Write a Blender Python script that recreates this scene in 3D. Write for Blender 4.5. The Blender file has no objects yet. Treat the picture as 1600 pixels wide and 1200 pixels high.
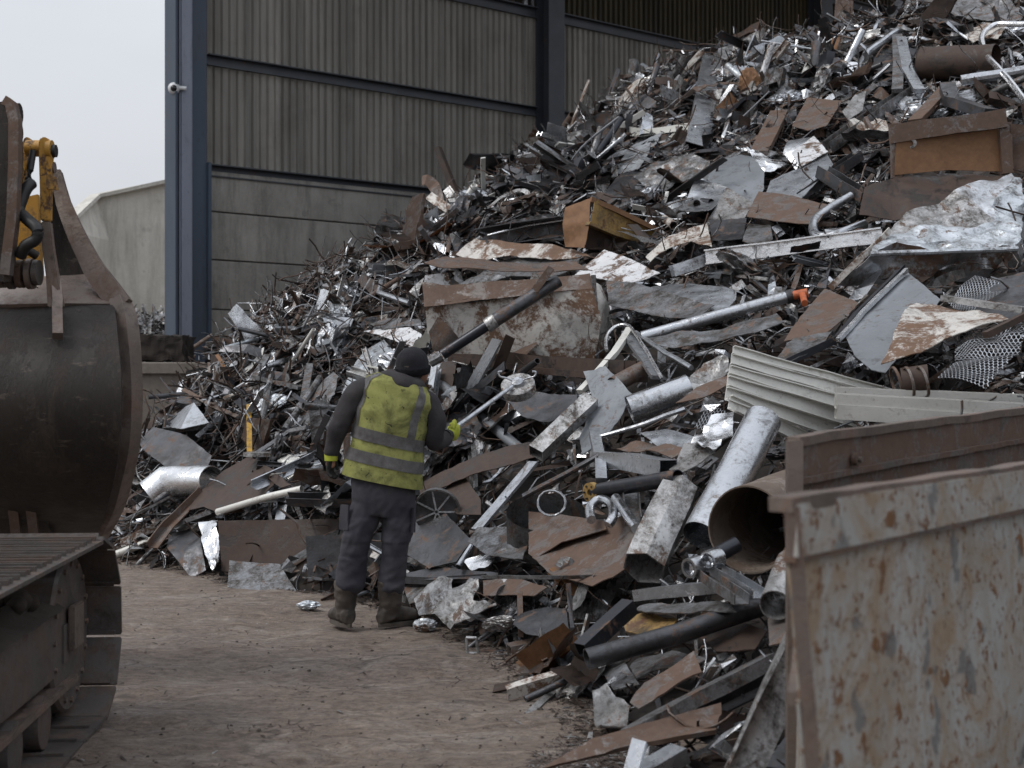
import bpy, bmesh, math, random
import numpy as np
from mathutils import Vector, Matrix, Quaternion, noise
random.seed(7)
R = math.radians
scene = bpy.context.scene
C = scene.collection

# ------------------------------------------------------------------ camera, sky, light, exposure
F = 2222.0; H = 1.56                      # focal length in photo pixels, eye height
cd = bpy.data.cameras.new('camera'); cam = bpy.data.objects.new('camera', cd); C.objects.link(cam)
cam.location = (0, 0, H); cam.rotation_euler = (R(90), 0, 0)
cd.sensor_width = 36; cd.lens = 50; cd.clip_end = 2000; cd.clip_start = 0.05
cd.dof.use_dof = True; cd.dof.focus_distance = 10.0; cd.dof.aperture_fstop = 3.6
scene.camera = cam
w = bpy.data.worlds.new('World'); scene.world = w; w.use_nodes = True
wt = w.node_tree; wn = wt.nodes; wl = wt.links; bg = wn['Background']
sky = wn.new('ShaderNodeTexSky'); sky.sky_type = 'NISHITA'; sky.sun_disc = False
SUN_EL, SUN_ROT = R(50), R(-70)
sky.sun_elevation = SUN_EL; sky.sun_rotation = SUN_ROT; sky.air_density = 1.5; sky.dust_density = 4
tc = wn.new('ShaderNodeTexCoord')
cn = wn.new('ShaderNodeTexNoise'); cn.inputs['Scale'].default_value = 2.2; cn.inputs['Detail'].default_value = 5
cm = wn.new('ShaderNodeMapping'); cm.inputs['Scale'].default_value = (1, 1, 2.5)
cr = wn.new('ShaderNodeValToRGB')
cr.color_ramp.elements[0].position = .3; cr.color_ramp.elements[0].color = (5.9, 6.2, 6.75, 1)
cr.color_ramp.elements[1].position = .75; cr.color_ramp.elements[1].color = (7.0, 7.2, 7.6, 1)
mx = wn.new('ShaderNodeMixRGB'); mx.inputs[0].default_value = .93
wl.new(tc.outputs['Generated'], cm.inputs[0]); wl.new(cm.outputs[0], cn.inputs['Vector']); wl.new(cn.outputs[0], cr.inputs[0])
wl.new(sky.outputs[0], mx.inputs[1]); wl.new(cr.outputs[0], mx.inputs[2]); wl.new(mx.outputs[0], bg.inputs[0])
sx = wn.new('ShaderNodeSeparateXYZ'); wl.new(tc.outputs['Generated'], sx.inputs[0])
zr_ = wn.new('ShaderNodeMapRange'); zr_.inputs[1].default_value = 0.1; zr_.inputs[2].default_value = 1; zr_.inputs[3].default_value = 1; zr_.inputs[4].default_value = 1.75; wl.new(sx.outputs[2], zr_.inputs[0])
mg = wn.new('ShaderNodeVectorMath'); mg.operation = 'SCALE'; wl.new(mx.outputs[0], mg.inputs[0]); wl.new(zr_.outputs[0], mg.inputs['Scale']); wl.new(mg.outputs[0], bg.inputs[0])
bg.inputs[1].default_value = .096
sd = bpy.data.lights.new('sun', 'SUN'); sd.energy = 1.5; sd.angle = R(24); sd.color = (1, .97, .93)
so = bpy.data.objects.new('sun', sd); C.objects.link(so)
sdir = Vector((math.sin(SUN_ROT) * math.cos(SUN_EL), -math.cos(SUN_ROT) * math.cos(SUN_EL), math.sin(SUN_EL)))
so.rotation_euler = sdir.to_track_quat('Z', 'Y').to_euler()
sky.sun_rotation = math.atan2(sdir.x, sdir.y)
scene.view_settings.view_transform = 'Standard'; scene.view_settings.look = 'None'
scene.view_settings.exposure = .12; scene.view_settings.gamma = 1; scene.view_settings.use_curve_mapping = False
scene.render.engine = 'CYCLES'
scene.cycles.max_bounces = 6

def U(x, y, Y):                            # the point at depth Y behind photo pixel (x, y)
    return Vector(((x - 800) / F * Y, Y, H - (y - 600) / F * Y))
def G(x, y):                               # the ground point behind a pixel
    return U(x, y, H * F / (y - 600))

# ------------------------------------------------------------------ materials
MATS = {}
def nodes(name):
    m = bpy.data.materials.new(name); m.use_nodes = True; MATS[name] = m
    return m, m.node_tree.nodes, m.node_tree.links, m.node_tree.nodes['Principled BSDF']
def ramp(n, a, b, ca=(0, 0, 0, 1), cb=(1, 1, 1, 1)):
    r = n.new('ShaderNodeValToRGB'); e = r.color_ramp.elements
    e[0].position = a; e[1].position = b; e[0].color = ca; e[1].color = cb
    return r
def mixc(n, l, fac, a, b, mode='MIX'):
    m = n.new('ShaderNodeMixRGB'); m.blend_type = mode
    for i, v in ((0, fac), (1, a), (2, b)):
        if isinstance(v, (int, float)): m.inputs[i].default_value = v
        elif isinstance(v, tuple): m.inputs[i].default_value = v if len(v) == 4 else v + (1,)
        else: l.new(v, m.inputs[i])
    return m.outputs[0]
def noisetex(n, l, vec, scale, detail=6, rough=.6, dist=0):
    t = n.new('ShaderNodeTexNoise'); t.inputs['Scale'].default_value = scale; t.inputs['Detail'].default_value = detail
    t.inputs['Roughness'].default_value = rough; t.inputs['Distortion'].default_value = dist
    l.new(vec, t.inputs['Vector']); return t.outputs[0]
def coords(n, l, stretch=(1, 1, 1), rnd=True):
    t = n.new('ShaderNodeTexCoord'); mp = n.new('ShaderNodeMapping'); mp.inputs['Scale'].default_value = stretch
    l.new(t.outputs['Object'], mp.inputs['Vector'])
    if rnd:
        oi = n.new('ShaderNodeObjectInfo'); mu = n.new('ShaderNodeMath'); mu.operation = 'MULTIPLY'; mu.inputs[1].default_value = 37
        l.new(oi.outputs['Random'], mu.inputs[0]); cb = n.new('ShaderNodeCombineXYZ')
        for i in range(3): l.new(mu.outputs[0], cb.inputs[i])
        l.new(cb.outputs[0], mp.inputs['Location'])
    return mp.outputs[0]
def metal(name, col, met=.8, rough=.4, rust=.3, rustcol=(.09, .052, .034), grime=.5, grimecol=(.045, .038, .032), scale=5, bump=.25, rust2=None, vary=.25, sharp=.04, stretch=(1, 1, 1), scratch=None):
    m, n, l, b = nodes(name)
    v = coords(n, l, stretch)
    base = mixc(n, l, noisetex(n, l, v, scale * .7, 3), tuple(c * (1 - vary) for c in col), tuple(min(1, c * (1 + vary)) for c in col))
    spk = ramp(n, .55, .7); l.new(noisetex(n, l, v, scale * 14, 4, .7), spk.inputs[0])
    base = mixc(n, l, mixc(n, l, .35, (0, 0, 0), spk.outputs[0]), base, tuple(c * .55 for c in col))
    scr = ramp(n, .6, .68); l.new(noisetex(n, l, coords(n, l, (stretch[0], 9 * stretch[1], 9 * stretch[2])), scale * 1.6, 6, .7), scr.inputs[0])
    base = mixc(n, l, mixc(n, l, .5, (0, 0, 0), scr.outputs[0]), base, scratch or tuple(c * .4 for c in col))
    gm = ramp(n, .66 - grime * .32, .78 - grime * .26); gn = mixc(n, l, .35, noisetex(n, l, v, scale * 1.3, 8, .75, .4), noisetex(n, l, v, scale * 7, 8, .78, .8)); l.new(gn, gm.inputs[0])
    base = mixc(n, l, gm.outputs[0], base, grimecol)
    rc2 = rust2 or tuple(min(1, c * 1.7) for c in rustcol)
    rc = mixc(n, l, noisetex(n, l, v, scale * 4, 6, .7), tuple(c * .6 for c in rustcol), rc2)
    c0 = .68 - rust * .36
    fine = noisetex(n, l, v, scale * 9, 8, .75, .3)
    rm = ramp(n, c0 - .02, c0 + sharp * .8); rn = mixc(n, l, .3, noisetex(n, l, v, scale * 1.1, 9, .7, .6), fine); l.new(rn, rm.inputs[0])
    col_o = mixc(n, l, rm.outputs[0], base, rc)
    l.new(col_o, b.inputs['Base Color'])
    mm = n.new('ShaderNodeMath'); mm.operation = 'MAXIMUM'; l.new(gm.outputs[0], mm.inputs[0]); l.new(rm.outputs[0], mm.inputs[1])
    me = mixc(n, l, rm.outputs[0], mixc(n, l, gm.outputs[0], (met,) * 3, (met * .6,) * 3), (.05,) * 3); l.new(me, b.inputs['Metallic'])
    rr = mixc(n, l, noisetex(n, l, v, scale * 2, 5), (max(.05, rough - .12),) * 3, (rough + .2,) * 3)
    ro = mixc(n, l, rm.outputs[0], mixc(n, l, gm.outputs[0], rr, (.5,) * 3), (.72,) * 3); l.new(ro, b.inputs['Roughness'])
    hn = mixc(n, l, .5, rn, noisetex(n, l, v, scale * 6, 8, .7)); hh = mixc(n, l, .3, hn, mm.outputs[0])
    bp = n.new('ShaderNodeBump'); bp.inputs['Strength'].default_value = bump; bp.inputs['Distance'].default_value = .02
    l.new(hh, bp.inputs['Height']); l.new(bp.outputs[0], b.inputs['Normal'])
    return m
metal('galvanised', (.5, .52, .55), .95, .26, .18, grime=.52, scale=6)
metal('galvanised_dirty', (.3, .31, .325), .9, .32, .35, grime=.8, scale=6)
metal('bright_aluminium', (.8, .82, .86), .98, .2, .12, grime=.42, scale=7, bump=.35)
metal('pale_aluminium', (.62, .615, .58), .35, .4, .12, grime=.35, grimecol=(.16, .13, .1), scale=4, bump=.15, stretch=(1, 1, 1))
metal('dark_steel', (.09, .092, .1), .85, .3, .35, grime=.6, grimecol=(.028, .025, .023))
metal('black_steel', (.035, .037, .045), .6, .3, .25, grime=.4, grimecol=(.06, .05, .045), bump=.15)
metal('rusty_steel', (.17, .15, .14), .6, .42, .6, rustcol=(.08, .048, .034), rust2=(.15, .092, .064), grime=.5)
metal('dark_rust', (.045, .038, .035), .6, .42, .62, rustcol=(.034, .021, .016), rust2=(.075, .045, .032), grime=.5)
metal('orange_rust', (.3, .15, .06), .1, .7, .8, rustcol=(.14, .066, .03), rust2=(.27, .14, .065), grime=.5)
metal('yellow_rust', (.3, .19, .06), .1, .6, .35, rustcol=(.09, .045, .025), grime=.6)
metal('chipped_white', (.62, .63, .65), .1, .4, .46, rustcol=(.07, .042, .03), rust2=(.15, .09, .055), grime=.45, scale=4, vary=.1)
metal('blue_white', (.56, .6, .64), .7, .3, .3, grime=.62, scale=6, vary=.12)
metal('rusted_white', (.5, .48, .45), .05, .5, .54, rustcol=(.09, .05, .032), rust2=(.19, .105, .06), grime=.48, scale=3, vary=.12, sharp=.06)
metal('grey_paint', (.2, .215, .235), .3, .4, .25, grime=.45, scale=4)
metal('mottled', (.5, .5, .5), .8, .3, .35, rustcol=(.08, .05, .035), grime=.72, scale=6, stretch=(1, .35, 1))
metal('tub_metal', (.56, .58, .61), .85, .26, .42, rustcol=(.1, .06, .04), grime=.62, scale=2.6, stretch=(1, .3, 1))
metal('stainless', (.5, .515, .54), .95, .16, .1, grime=.5, scale=6, bump=.12)
metal('brown_pipe', (.2, .165, .14), .2, .5, .6, rustcol=(.095, .068, .053), rust2=(.17, .125, .095), grime=.45, scale=3, bump=.15)
m, n, l, b = nodes('skip_paint'); v = coords(n, l, rnd=False)
c = mixc(n, l, noisetex(n, l, v, 3, 8, .7), (.25, .25, .24), (.4, .395, .375))
st = ramp(n, .5, .72); l.new(noisetex(n, l, coords(n, l, (1, 1, .18), False), 9, 9, .75), st.inputs[0]); c = mixc(n, l, mixc(n, l, .6, (0, 0, 0), st.outputs[0]), c, (.19, .155, .11))
b1 = ramp(n, .44, .62); l.new(noisetex(n, l, v, 5, 10, .75, .8), b1.inputs[0]); c = mixc(n, l, mixc(n, l, .7, (0, 0, 0), b1.outputs[0]), c, (.24, .15, .07))
vo = n.new('ShaderNodeTexVoronoi'); vo.feature = 'DISTANCE_TO_EDGE'; vo.inputs['Scale'].default_value = 9
da = n.new('ShaderNodeVectorMath'); da.operation = 'ADD'; nw = n.new('ShaderNodeTexNoise'); nw.inputs['Scale'].default_value = 7; nw.inputs['Detail'].default_value = 7; l.new(v, nw.inputs['Vector'])
ds = n.new('ShaderNodeVectorMath'); ds.operation = 'SCALE'; ds.inputs['Scale'].default_value = .28; l.new(nw.outputs['Color'], ds.inputs[0]); l.new(v, da.inputs[0]); l.new(ds.outputs[0], da.inputs[1]); l.new(da.outputs[0], vo.inputs['Vector'])
ve = ramp(n, .02, .09, (1, 1, 1, 1), (0, 0, 0, 1)); l.new(vo.outputs['Distance'], ve.inputs[0]); vm = ramp(n, .48, .6); l.new(noisetex(n, l, v, 3.1, 6, .7), vm.inputs[0])
rmk = mixc(n, l, .3, (0, 0, 0), mixc(n, l, 1, ve.outputs[0], vm.outputs[0], 'MULTIPLY'))
sp1 = ramp(n, .58, .63); l.new(noisetex(n, l, v, 14, 5, .65, .3), sp1.inputs[0]); rmk = mixc(n, l, 1, rmk, sp1.outputs[0], 'LIGHTEN')
sp2 = ramp(n, .59, .64); l.new(noisetex(n, l, v, 42, 4, .6), sp2.inputs[0]); rmk = mixc(n, l, .8, rmk, sp2.outputs[0], 'LIGHTEN')
c = mixc(n, l, rmk, c, mixc(n, l, noisetex(n, l, v, 20, 6), (.06, .032, .02), (.24, .115, .045)))
dg = ramp(n, .62, .66); l.new(noisetex(n, l, v, 7.5, 3, .5), dg.inputs[0]); c = mixc(n, l, mixc(n, l, .7, (0, 0, 0), dg.outputs[0]), c, (.1, .105, .11))
l.new(c, b.inputs['Base Color']); b.inputs['Roughness'].default_value = .55; b.inputs['Metallic'].default_value = .1
bp = n.new('ShaderNodeBump'); bp.inputs['Strength'].default_value = .5; bp.inputs['Distance'].default_value = .01; l.new(mixc(n, l, .5, rmk, noisetex(n, l, v, 5, 9, .7)), bp.inputs['Height']); l.new(bp.outputs[0], b.inputs['Normal'])
metal('excavator_steel', (.026, .022, .019), .35, .5, .4, rustcol=(.026, .018, .014), rust2=(.07, .046, .034), grime=.5, grimecol=(.016, .013, .011), scale=4, stretch=(1, 1, .3), sharp=.12, bump=.6, scratch=(.17, .135, .11))
metal('worn_lit_steel', (.19, .155, .135), .6, .4, .5, rustcol=(.11, .065, .045), rust2=(.2, .13, .1), grime=.45, scale=5, sharp=.12)  # worn rims and bolts; its pale tone also stands for light on the bucket
metal('track_steel', (.11, .1, .095), .45, .45, .52, rustcol=(.05, .034, .026), rust2=(.15, .1, .075), grime=.5, scale=4, sharp=.12)
metal('excavator_yellow', (.42, .22, .035), .05, .45, .38, rustcol=(.08, .045, .025), grime=.42, scale=6)
metal('teal_paint', (.06, .25, .26), .05, .5, .2, scale=6)
metal('blue_column_paint', (.045, .062, .09), .15, .5, .1, grime=.45, grimecol=(.04, .045, .055), scale=1.2, vary=.3, stretch=(1, 1, .3), bump=.1)
metal('pale_column_paint', (.2, .225, .28), .15, .5, .1, grime=.4, grimecol=(.09, .1, .13), scale=1.2, vary=.3, stretch=(1, 1, .3), bump=.1)
metal('girt_steel', (.05, .056, .068), .2, .5, .2, grime=.4, scale=2, bump=.1)
metal('orange_valve', (.42, .1, .03), .1, .5, .2, scale=12)
metal('yellow_post', (.42, .24, .03), .1, .5, .3, scale=12)

def plain(name, col, rough=.8, bump=.2, scale=40, col2=None, met=0, big=None):
    m, n, l, b = nodes(name); v = coords(n, l)
    c2 = col2 or tuple(c * .6 for c in col)
    fac = noisetex(n, l, v, scale * (.15 if big is None else big), 7, .7); rp = ramp(n, .35, .68); l.new(fac, rp.inputs[0])
    l.new(mixc(n, l, rp.outputs[0], col, c2), b.inputs['Base Color'])
    b.inputs['Roughness'].default_value = rough; b.inputs['Metallic'].default_value = met
    bp = n.new('ShaderNodeBump'); bp.inputs['Strength'].default_value = bump; bp.inputs['Distance'].default_value = .004
    l.new(noisetex(n, l, v, scale, 5), bp.inputs['Height']); l.new(bp.outputs[0], b.inputs['Normal'])
    return m
plain('hoodie_cloth', (.022, .02, .024), .95, .5, 160, (.042, .038, .038), big=.04)
plain('trouser_cloth', (.028, .028, .04), .92, .5, 160, (.05, .048, .055), big=.04)
plain('beanie_wool', (.014, .014, .019), .98, .8, 260)
plain('skin', (.3, .16, .11), .6, .2, 60, (.22, .1, .07))
plain('hair', (.03, .02, .015), .8, .5, 120)
plain('boot_leather', (.03, .026, .022), .7, .5, 60, (.075, .06, .048))
plain('boot_sole', (.05, .042, .035), .85, .5, 60, (.1, .085, .07))
plain('glove_yellow', (.42, .47, .04), .8, .5, 120, (.2, .2, .03))
plain('glove_black', (.015, .015, .014), .8, .5, 120)
plain('reflective_band', (.24, .235, .24), .5, .3, 150, (.13, .12, .118))
plain('rubber', (.012, .012, .013), .5, .2, 30)
plain('plastic_white', (.6, .62, .64), .4, .05, 30, (.45, .46, .47))
plain('lens_black', (.01, .01, .012), .1, .02, 30)
plain('eye_white', (.6, .58, .55), .3, 0, 10, (.6, .58, .55))
plain('mud', (.06, .048, .038), .95, 1, 30, (.03, .024, .02))
# hi-vis with dirt smudges
m, n, l, b = nodes('hivis_yellow'); v = coords(n, l, rnd=False)
d = ramp(n, .44, .66); l.new(noisetex(n, l, v, 5, 8, .7, .5), d.inputs[0])
d2 = ramp(n, .61, .66); l.new(noisetex(n, l, v, 17, 6, .7, 1), d2.inputs[0])
c = mixc(n, l, noisetex(n, l, v, 3), (.4, .41, .12), (.56, .57, .21))
c = mixc(n, l, d.outputs[0], c, (.12, .125, .045)); c = mixc(n, l, d2.outputs[0], c, (.05, .05, .03))
l.new(c, b.inputs['Base Color']); b.inputs['Roughness'].default_value = .85
bp = n.new('ShaderNodeBump'); bp.inputs['Strength'].default_value = .4; bp.inputs['Distance'].default_value = .006
l.new(noisetex(n, l, v, 26, 3), bp.inputs['Height']); l.new(bp.outputs[0], b.inputs['Normal'])

def concrete(name, a, bcol, streak=.6):
    m, n, l, b = nodes(name); v = coords(n, l, rnd=True); vs = coords(n, l, (1, 1, .12), True)
    s = ramp(n, .45, .72); l.new(noisetex(n, l, vs, 4.2, 9, .72), s.inputs[0])
    blr = ramp(n, .3, .7); l.new(noisetex(n, l, v, .9, 9, .7), blr.inputs[0]); bl = blr.outputs[0]
    c = mixc(n, l, bl, a, bcol)
    c = mixc(n, l, mixc(n, l, streak, (0, 0, 0), s.outputs[0]), c, tuple(x * .42 for x in a))
    st = ramp(n, .62, .7); l.new(noisetex(n, l, v, 3.2, 4, .6), st.inputs[0])
    c = mixc(n, l, mixc(n, l, .35, (0, 0, 0), st.outputs[0]), c, tuple(x * .45 for x in a))
    sp = ramp(n, .5, .8); l.new(noisetex(n, l, v, 30, 6, .7), sp.inputs[0])
    c = mixc(n, l, mixc(n, l, .3, (0, 0, 0), sp.outputs[0]), c, tuple(x * 1.4 for x in bcol))
    l.new(c, b.inputs['Base Color']); b.inputs['Roughness'].default_value = .9
    bp = n.new('ShaderNodeBump'); bp.inputs['Strength'].default_value = .3; bp.inputs['Distance'].default_value = .03
    l.new(noisetex(n, l, v, 9, 9, .7), bp.inputs['Height']); l.new(bp.outputs[0], b.inputs['Normal'])
concrete('concrete_wall', (.19, .18, .165), (.33, .315, .29), .8)
concrete('pale_concrete', (.46, .445, .4), (.62, .6, .55), .6)
concrete('ledge_concrete', (.13, .112, .095), (.19, .165, .14), .5)
def cladding(name, a, bcol, s2):
    m, n, l, b = nodes(name); v = coords(n, l, rnd=True); vs = coords(n, l, (1, 1, .06), True)
    s = ramp(n, .4, .75); l.new(noisetex(n, l, vs, 2.4, 7, .7), s.inputs[0])
    c = mixc(n, l, s.outputs[0], a, bcol)
    g = ramp(n, .5, .8); l.new(noisetex(n, l, v, 1.1, 8, .7), g.inputs[0])
    c = mixc(n, l, mixc(n, l, .5, (0, 0, 0), g.outputs[0]), c, s2)
    l.new(c, b.inputs['Base Color']); b.inputs['Roughness'].default_value = .6; b.inputs['Metallic'].default_value = .1
cladding('cladding_grey', (.27, .263, .245), (.46, .445, .42), (.16, .14, .115))
cladding('cladding_brown', (.055, .048, .035), (.13, .105, .055), (.035, .03, .024))

# ground
m, n, l, b = nodes('yard_dirt'); v = coords(n, l, rnd=False); vd = coords(n, l, (1, 2.2, 1), False)
c = mixc(n, l, noisetex(n, l, v, 1.1, 10, .72, .3), (.22, .168, .135), (.45, .375, .325))
pv = ramp(n, .5, .6); l.new(noisetex(n, l, vd, 1.5, 12, .75, 1), pv.inputs[0]); c = mixc(n, l, mixc(n, l, .75, (0, 0, 0), pv.outputs[0]), c, (.46, .405, .365))
dk = ramp(n, .52, .64); l.new(noisetex(n, l, vd, 2.7, 12, .78, 1.4), dk.inputs[0]); c = mixc(n, l, mixc(n, l, .75, (0, 0, 0), dk.outputs[0]), c, (.16, .105, .075))
cv = n.new('ShaderNodeTexVoronoi'); cv.feature = 'DISTANCE_TO_EDGE'; cv.inputs['Scale'].default_value = .55
dv = n.new('ShaderNodeVectorMath'); dv.operation = 'ADD'; l.new(v, dv.inputs[0]); wv_ = n.new('ShaderNodeTexNoise'); wv_.inputs['Scale'].default_value = 2.2; wv_.inputs['Detail'].default_value = 8; l.new(v, wv_.inputs['Vector']); l.new(wv_.outputs['Color'], dv.inputs[1]); l.new(dv.outputs[0], cv.inputs['Vector'])
ck = ramp(n, .0, .03, (1, 1, 1, 1), (0, 0, 0, 1)); l.new(cv.outputs['Distance'], ck.inputs[0]); c = mixc(n, l, mixc(n, l, .8, (0, 0, 0), mixc(n, l, 1, ck.outputs[0], pv.outputs[0], 'MULTIPLY')), c, (.04, .028, .022))
mr = ramp(n, .36, .62, (.45, .45, .45, 1), (1.2, 1.15, 1.1, 1)); l.new(noisetex(n, l, vd, 9, 10, .8, .6), mr.inputs[0]); c = mixc(n, l, 1, c, mr.outputs[0], 'MULTIPLY')
f1 = noisetex(n, l, v, 26, 8, .8, .5)
sp = ramp(n, .5, .6); l.new(f1, sp.inputs[0]); c = mixc(n, l, mixc(n, l, .55, (0, 0, 0), sp.outputs[0]), c, (.11, .072, .053))
sp3 = ramp(n, .56, .64); l.new(noisetex(n, l, v, 60, 6, .75), sp3.inputs[0]); c = mixc(n, l, mixc(n, l, .5, (0, 0, 0), sp3.outputs[0]), c, (.33, .3, .28))
sw = ramp(n, .68, .7); l.new(noisetex(n, l, coords(n, l, (1, 2, 1), False), 34, 4, .6), sw.inputs[0]); c = mixc(n, l, mixc(n, l, .7, (0, 0, 0), sw.outputs[0]), c, (.5, .48, .46))
l.new(c, b.inputs['Base Color'])
ro = ramp(n, .4, .7, (.5, .5, .5, 1), (.9, .9, .9, 1)); l.new(noisetex(n, l, v, 2.1, 8), ro.inputs[0]); l.new(ro.outputs[0], b.inputs['Roughness'])
bp = n.new('ShaderNodeBump'); bp.inputs['Strength'].default_value = 1; bp.inputs['Distance'].default_value = .09
l.new(mixc(n, l, .45, noisetex(n, l, vd, 5, 12, .8), f1), bp.inputs['Height']); l.new(bp.outputs[0], b.inputs['Normal'])
plain('heap_core', (.014, .011, .009), .95, 1, 12, (.03, .023, .019))  # near-black: shade of the gaps between pieces put into the colour

# ------------------------------------------------------------------ object helpers
def tag(o, label=None, cat=None, group=None, kind=None):
    if label: o['label'] = label
    if cat: o['category'] = cat
    if group: o['group'] = group
    if kind: o['kind'] = kind
    return o
def empty(name, loc, label, cat, group=None):
    o = bpy.data.objects.new(name, None); C.objects.link(o); o.location = loc; o.empty_display_size = .1
    return tag(o, label, cat, group)
def build(name, bm, mat, parent=None, smooth=None, centre=True):
    """link a bmesh given in world coordinates as one object; origin at its centre"""
    off = Vector((0, 0, 0))
    if centre and len(bm.verts):
        cs = [v.co for v in bm.verts]
        off = Vector([(min(c[i] for c in cs) + max(c[i] for c in cs)) / 2 for i in range(3)])
        bmesh.ops.translate(bm, verts=bm.verts, vec=-off)
    me = bpy.data.meshes.new(name); bm.to_mesh(me); bm.free()
    if smooth is not None:
        me.shade_smooth()
        if smooth < 180: me.set_sharp_from_angle(angle=R(smooth))
    for mm in (mat if isinstance(mat, (list, tuple)) else [mat]): me.materials.append(MATS[mm])
    o = bpy.data.objects.new(name, me); C.objects.link(o)
    if parent is not None:
        o.parent = parent; pl = Vector(parent.location)
        q = parent.parent
        while q is not None: pl += Vector(q.location); q = q.parent
        o.location = off - pl
    else: o.location = off
    return o
def box(bm, a, b, mat=None):
    vs = [bm.verts.new((x, y, z)) for x in (a[0], b[0]) for y in (a[1], b[1]) for z in (a[2], b[2])]
    for f in ((0, 1, 3, 2), (4, 6, 7, 5), (0, 4, 5, 1), (2, 3, 7, 6), (0, 2, 6, 4), (1, 5, 7, 3)):
        bm.faces.new([vs[i] for i in f])
    return vs
def frame_of(d, up=Vector((0, 0, 1))):
    d = d.normalized()
    if abs(d.dot(up)) > .97: up = Vector((0, 1, 0))
    s = d.cross(up).normalized(); u = s.cross(d).normalized()
    return s, u
def path_frames(pts, up=Vector((0, 0, 1)), roll=0):
    out = []
    for i, p in enumerate(pts):
        d = (pts[min(i + 1, len(pts) - 1)] - pts[max(i - 1, 0)])
        s, u = frame_of(d, up)
        if roll:
            q = Quaternion(d.normalized(), roll); s = q @ s; u = q @ u
        out.append((p, s, u))
    return out
def sweep(bm, pts, outline, inner=None, up=Vector((0, 0, 1)), roll=0, dent=0, cap=True, seed=0, scale=None, dfreq=4):
    """sweep a 2D outline (x,y metres) along pts; inner = list for a hollow section"""
    rings = []
    frs = path_frames(pts, up, roll)
    def ringof(ol, k):
        rs = []
        for i, (p, s, u) in enumerate(frs):
            sc = scale[i] if scale else 1
            r = []
            for (a, b_) in ol:
                q = p + s * a * sc + u * b_ * sc
                if dent: q = q + noise.noise_vector(q * dfreq + Vector((seed * 3.1, 0, 0))) * dent
                r.append(bm.verts.new(q))
            rs.append(r)
        for a, b_ in zip(rs, rs[1:]):
            m_ = len(a)
            for j in range(m_):
                f = (a[j], a[(j + 1) % m_], b_[(j + 1) % m_], b_[j])
                bm.faces.new(f if k else f[::-1])
        return rs
    o = ringof(outline, 1)
    if inner:
        i_ = ringof(inner, 0); m_ = len(outline)
        for e in (0, -1):
            for j in range(m_):
                bm.faces.new((o[e][j], o[e][(j + 1) % m_], i_[e][(j + 1) % m_], i_[e][j]))
    elif cap:
        for e in (0, -1):
            try: bm.faces.new(o[e])
            except ValueError: pass
def circ(r, n=16, ry=None): return [(r * math.cos(2 * math.pi * i / n), (ry or r) * math.sin(2 * math.pi * i / n)) for i in range(n)]
def rect(w, h): return [(-w / 2, -h / 2), (w / 2, -h / 2), (w / 2, h / 2), (-w / 2, h / 2)]
def Lsec(w, h, t): return [(-w / 2, -h / 2), (w / 2, -h / 2), (w / 2, -h / 2 + t), (-w / 2 + t, -h / 2 + t), (-w / 2 + t, h / 2), (-w / 2, h / 2)]
def Usec(w, h, t): return [(-w / 2, -h / 2), (w / 2, -h / 2), (w / 2, h / 2), (w / 2 - t, h / 2), (w / 2 - t, -h / 2 + t), (-w / 2 + t, -h / 2 + t), (-w / 2 + t, h / 2), (-w / 2, h / 2)]
def Isec(w, h, t): return [(-w / 2, -h / 2), (w / 2, -h / 2), (w / 2, -h / 2 + t), (t / 2, -h / 2 + t), (t / 2, h / 2 - t), (w / 2, h / 2 - t), (w / 2, h / 2), (-w / 2, h / 2), (-w / 2, h / 2 - t), (-t / 2, h / 2 - t), (-t / 2, -h / 2 + t), (-w / 2, -h / 2 + t)]
def resample(pts, step=.08):
    out = [pts[0]]
    for a, b_ in zip(pts, pts[1:]):
        k = max(1, min(40, int((b_ - a).length / step)))
        for i in range(1, k + 1): out.append(a.lerp(b_, i / k))
    return out
def spline(pts, k=8):
    out = []; P = [pts[0]] + list(pts) + [pts[-1]]
    for i in range(1, len(P) - 2):
        for j in range(k):
            t = j / k; a, b_, c_, d_ = P[i - 1], P[i], P[i + 1], P[i + 2]
            out.append(.5 * ((2 * b_) + (c_ - a) * t + (2 * a - 5 * b_ + 4 * c_ - d_) * t * t + (3 * b_ - a - 3 * c_ + d_) * t ** 3))
    out.append(pts[-1]); return out
def ridged(p, f):
    return 1 - 2 * abs(noise.noise(p * f)) 
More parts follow.
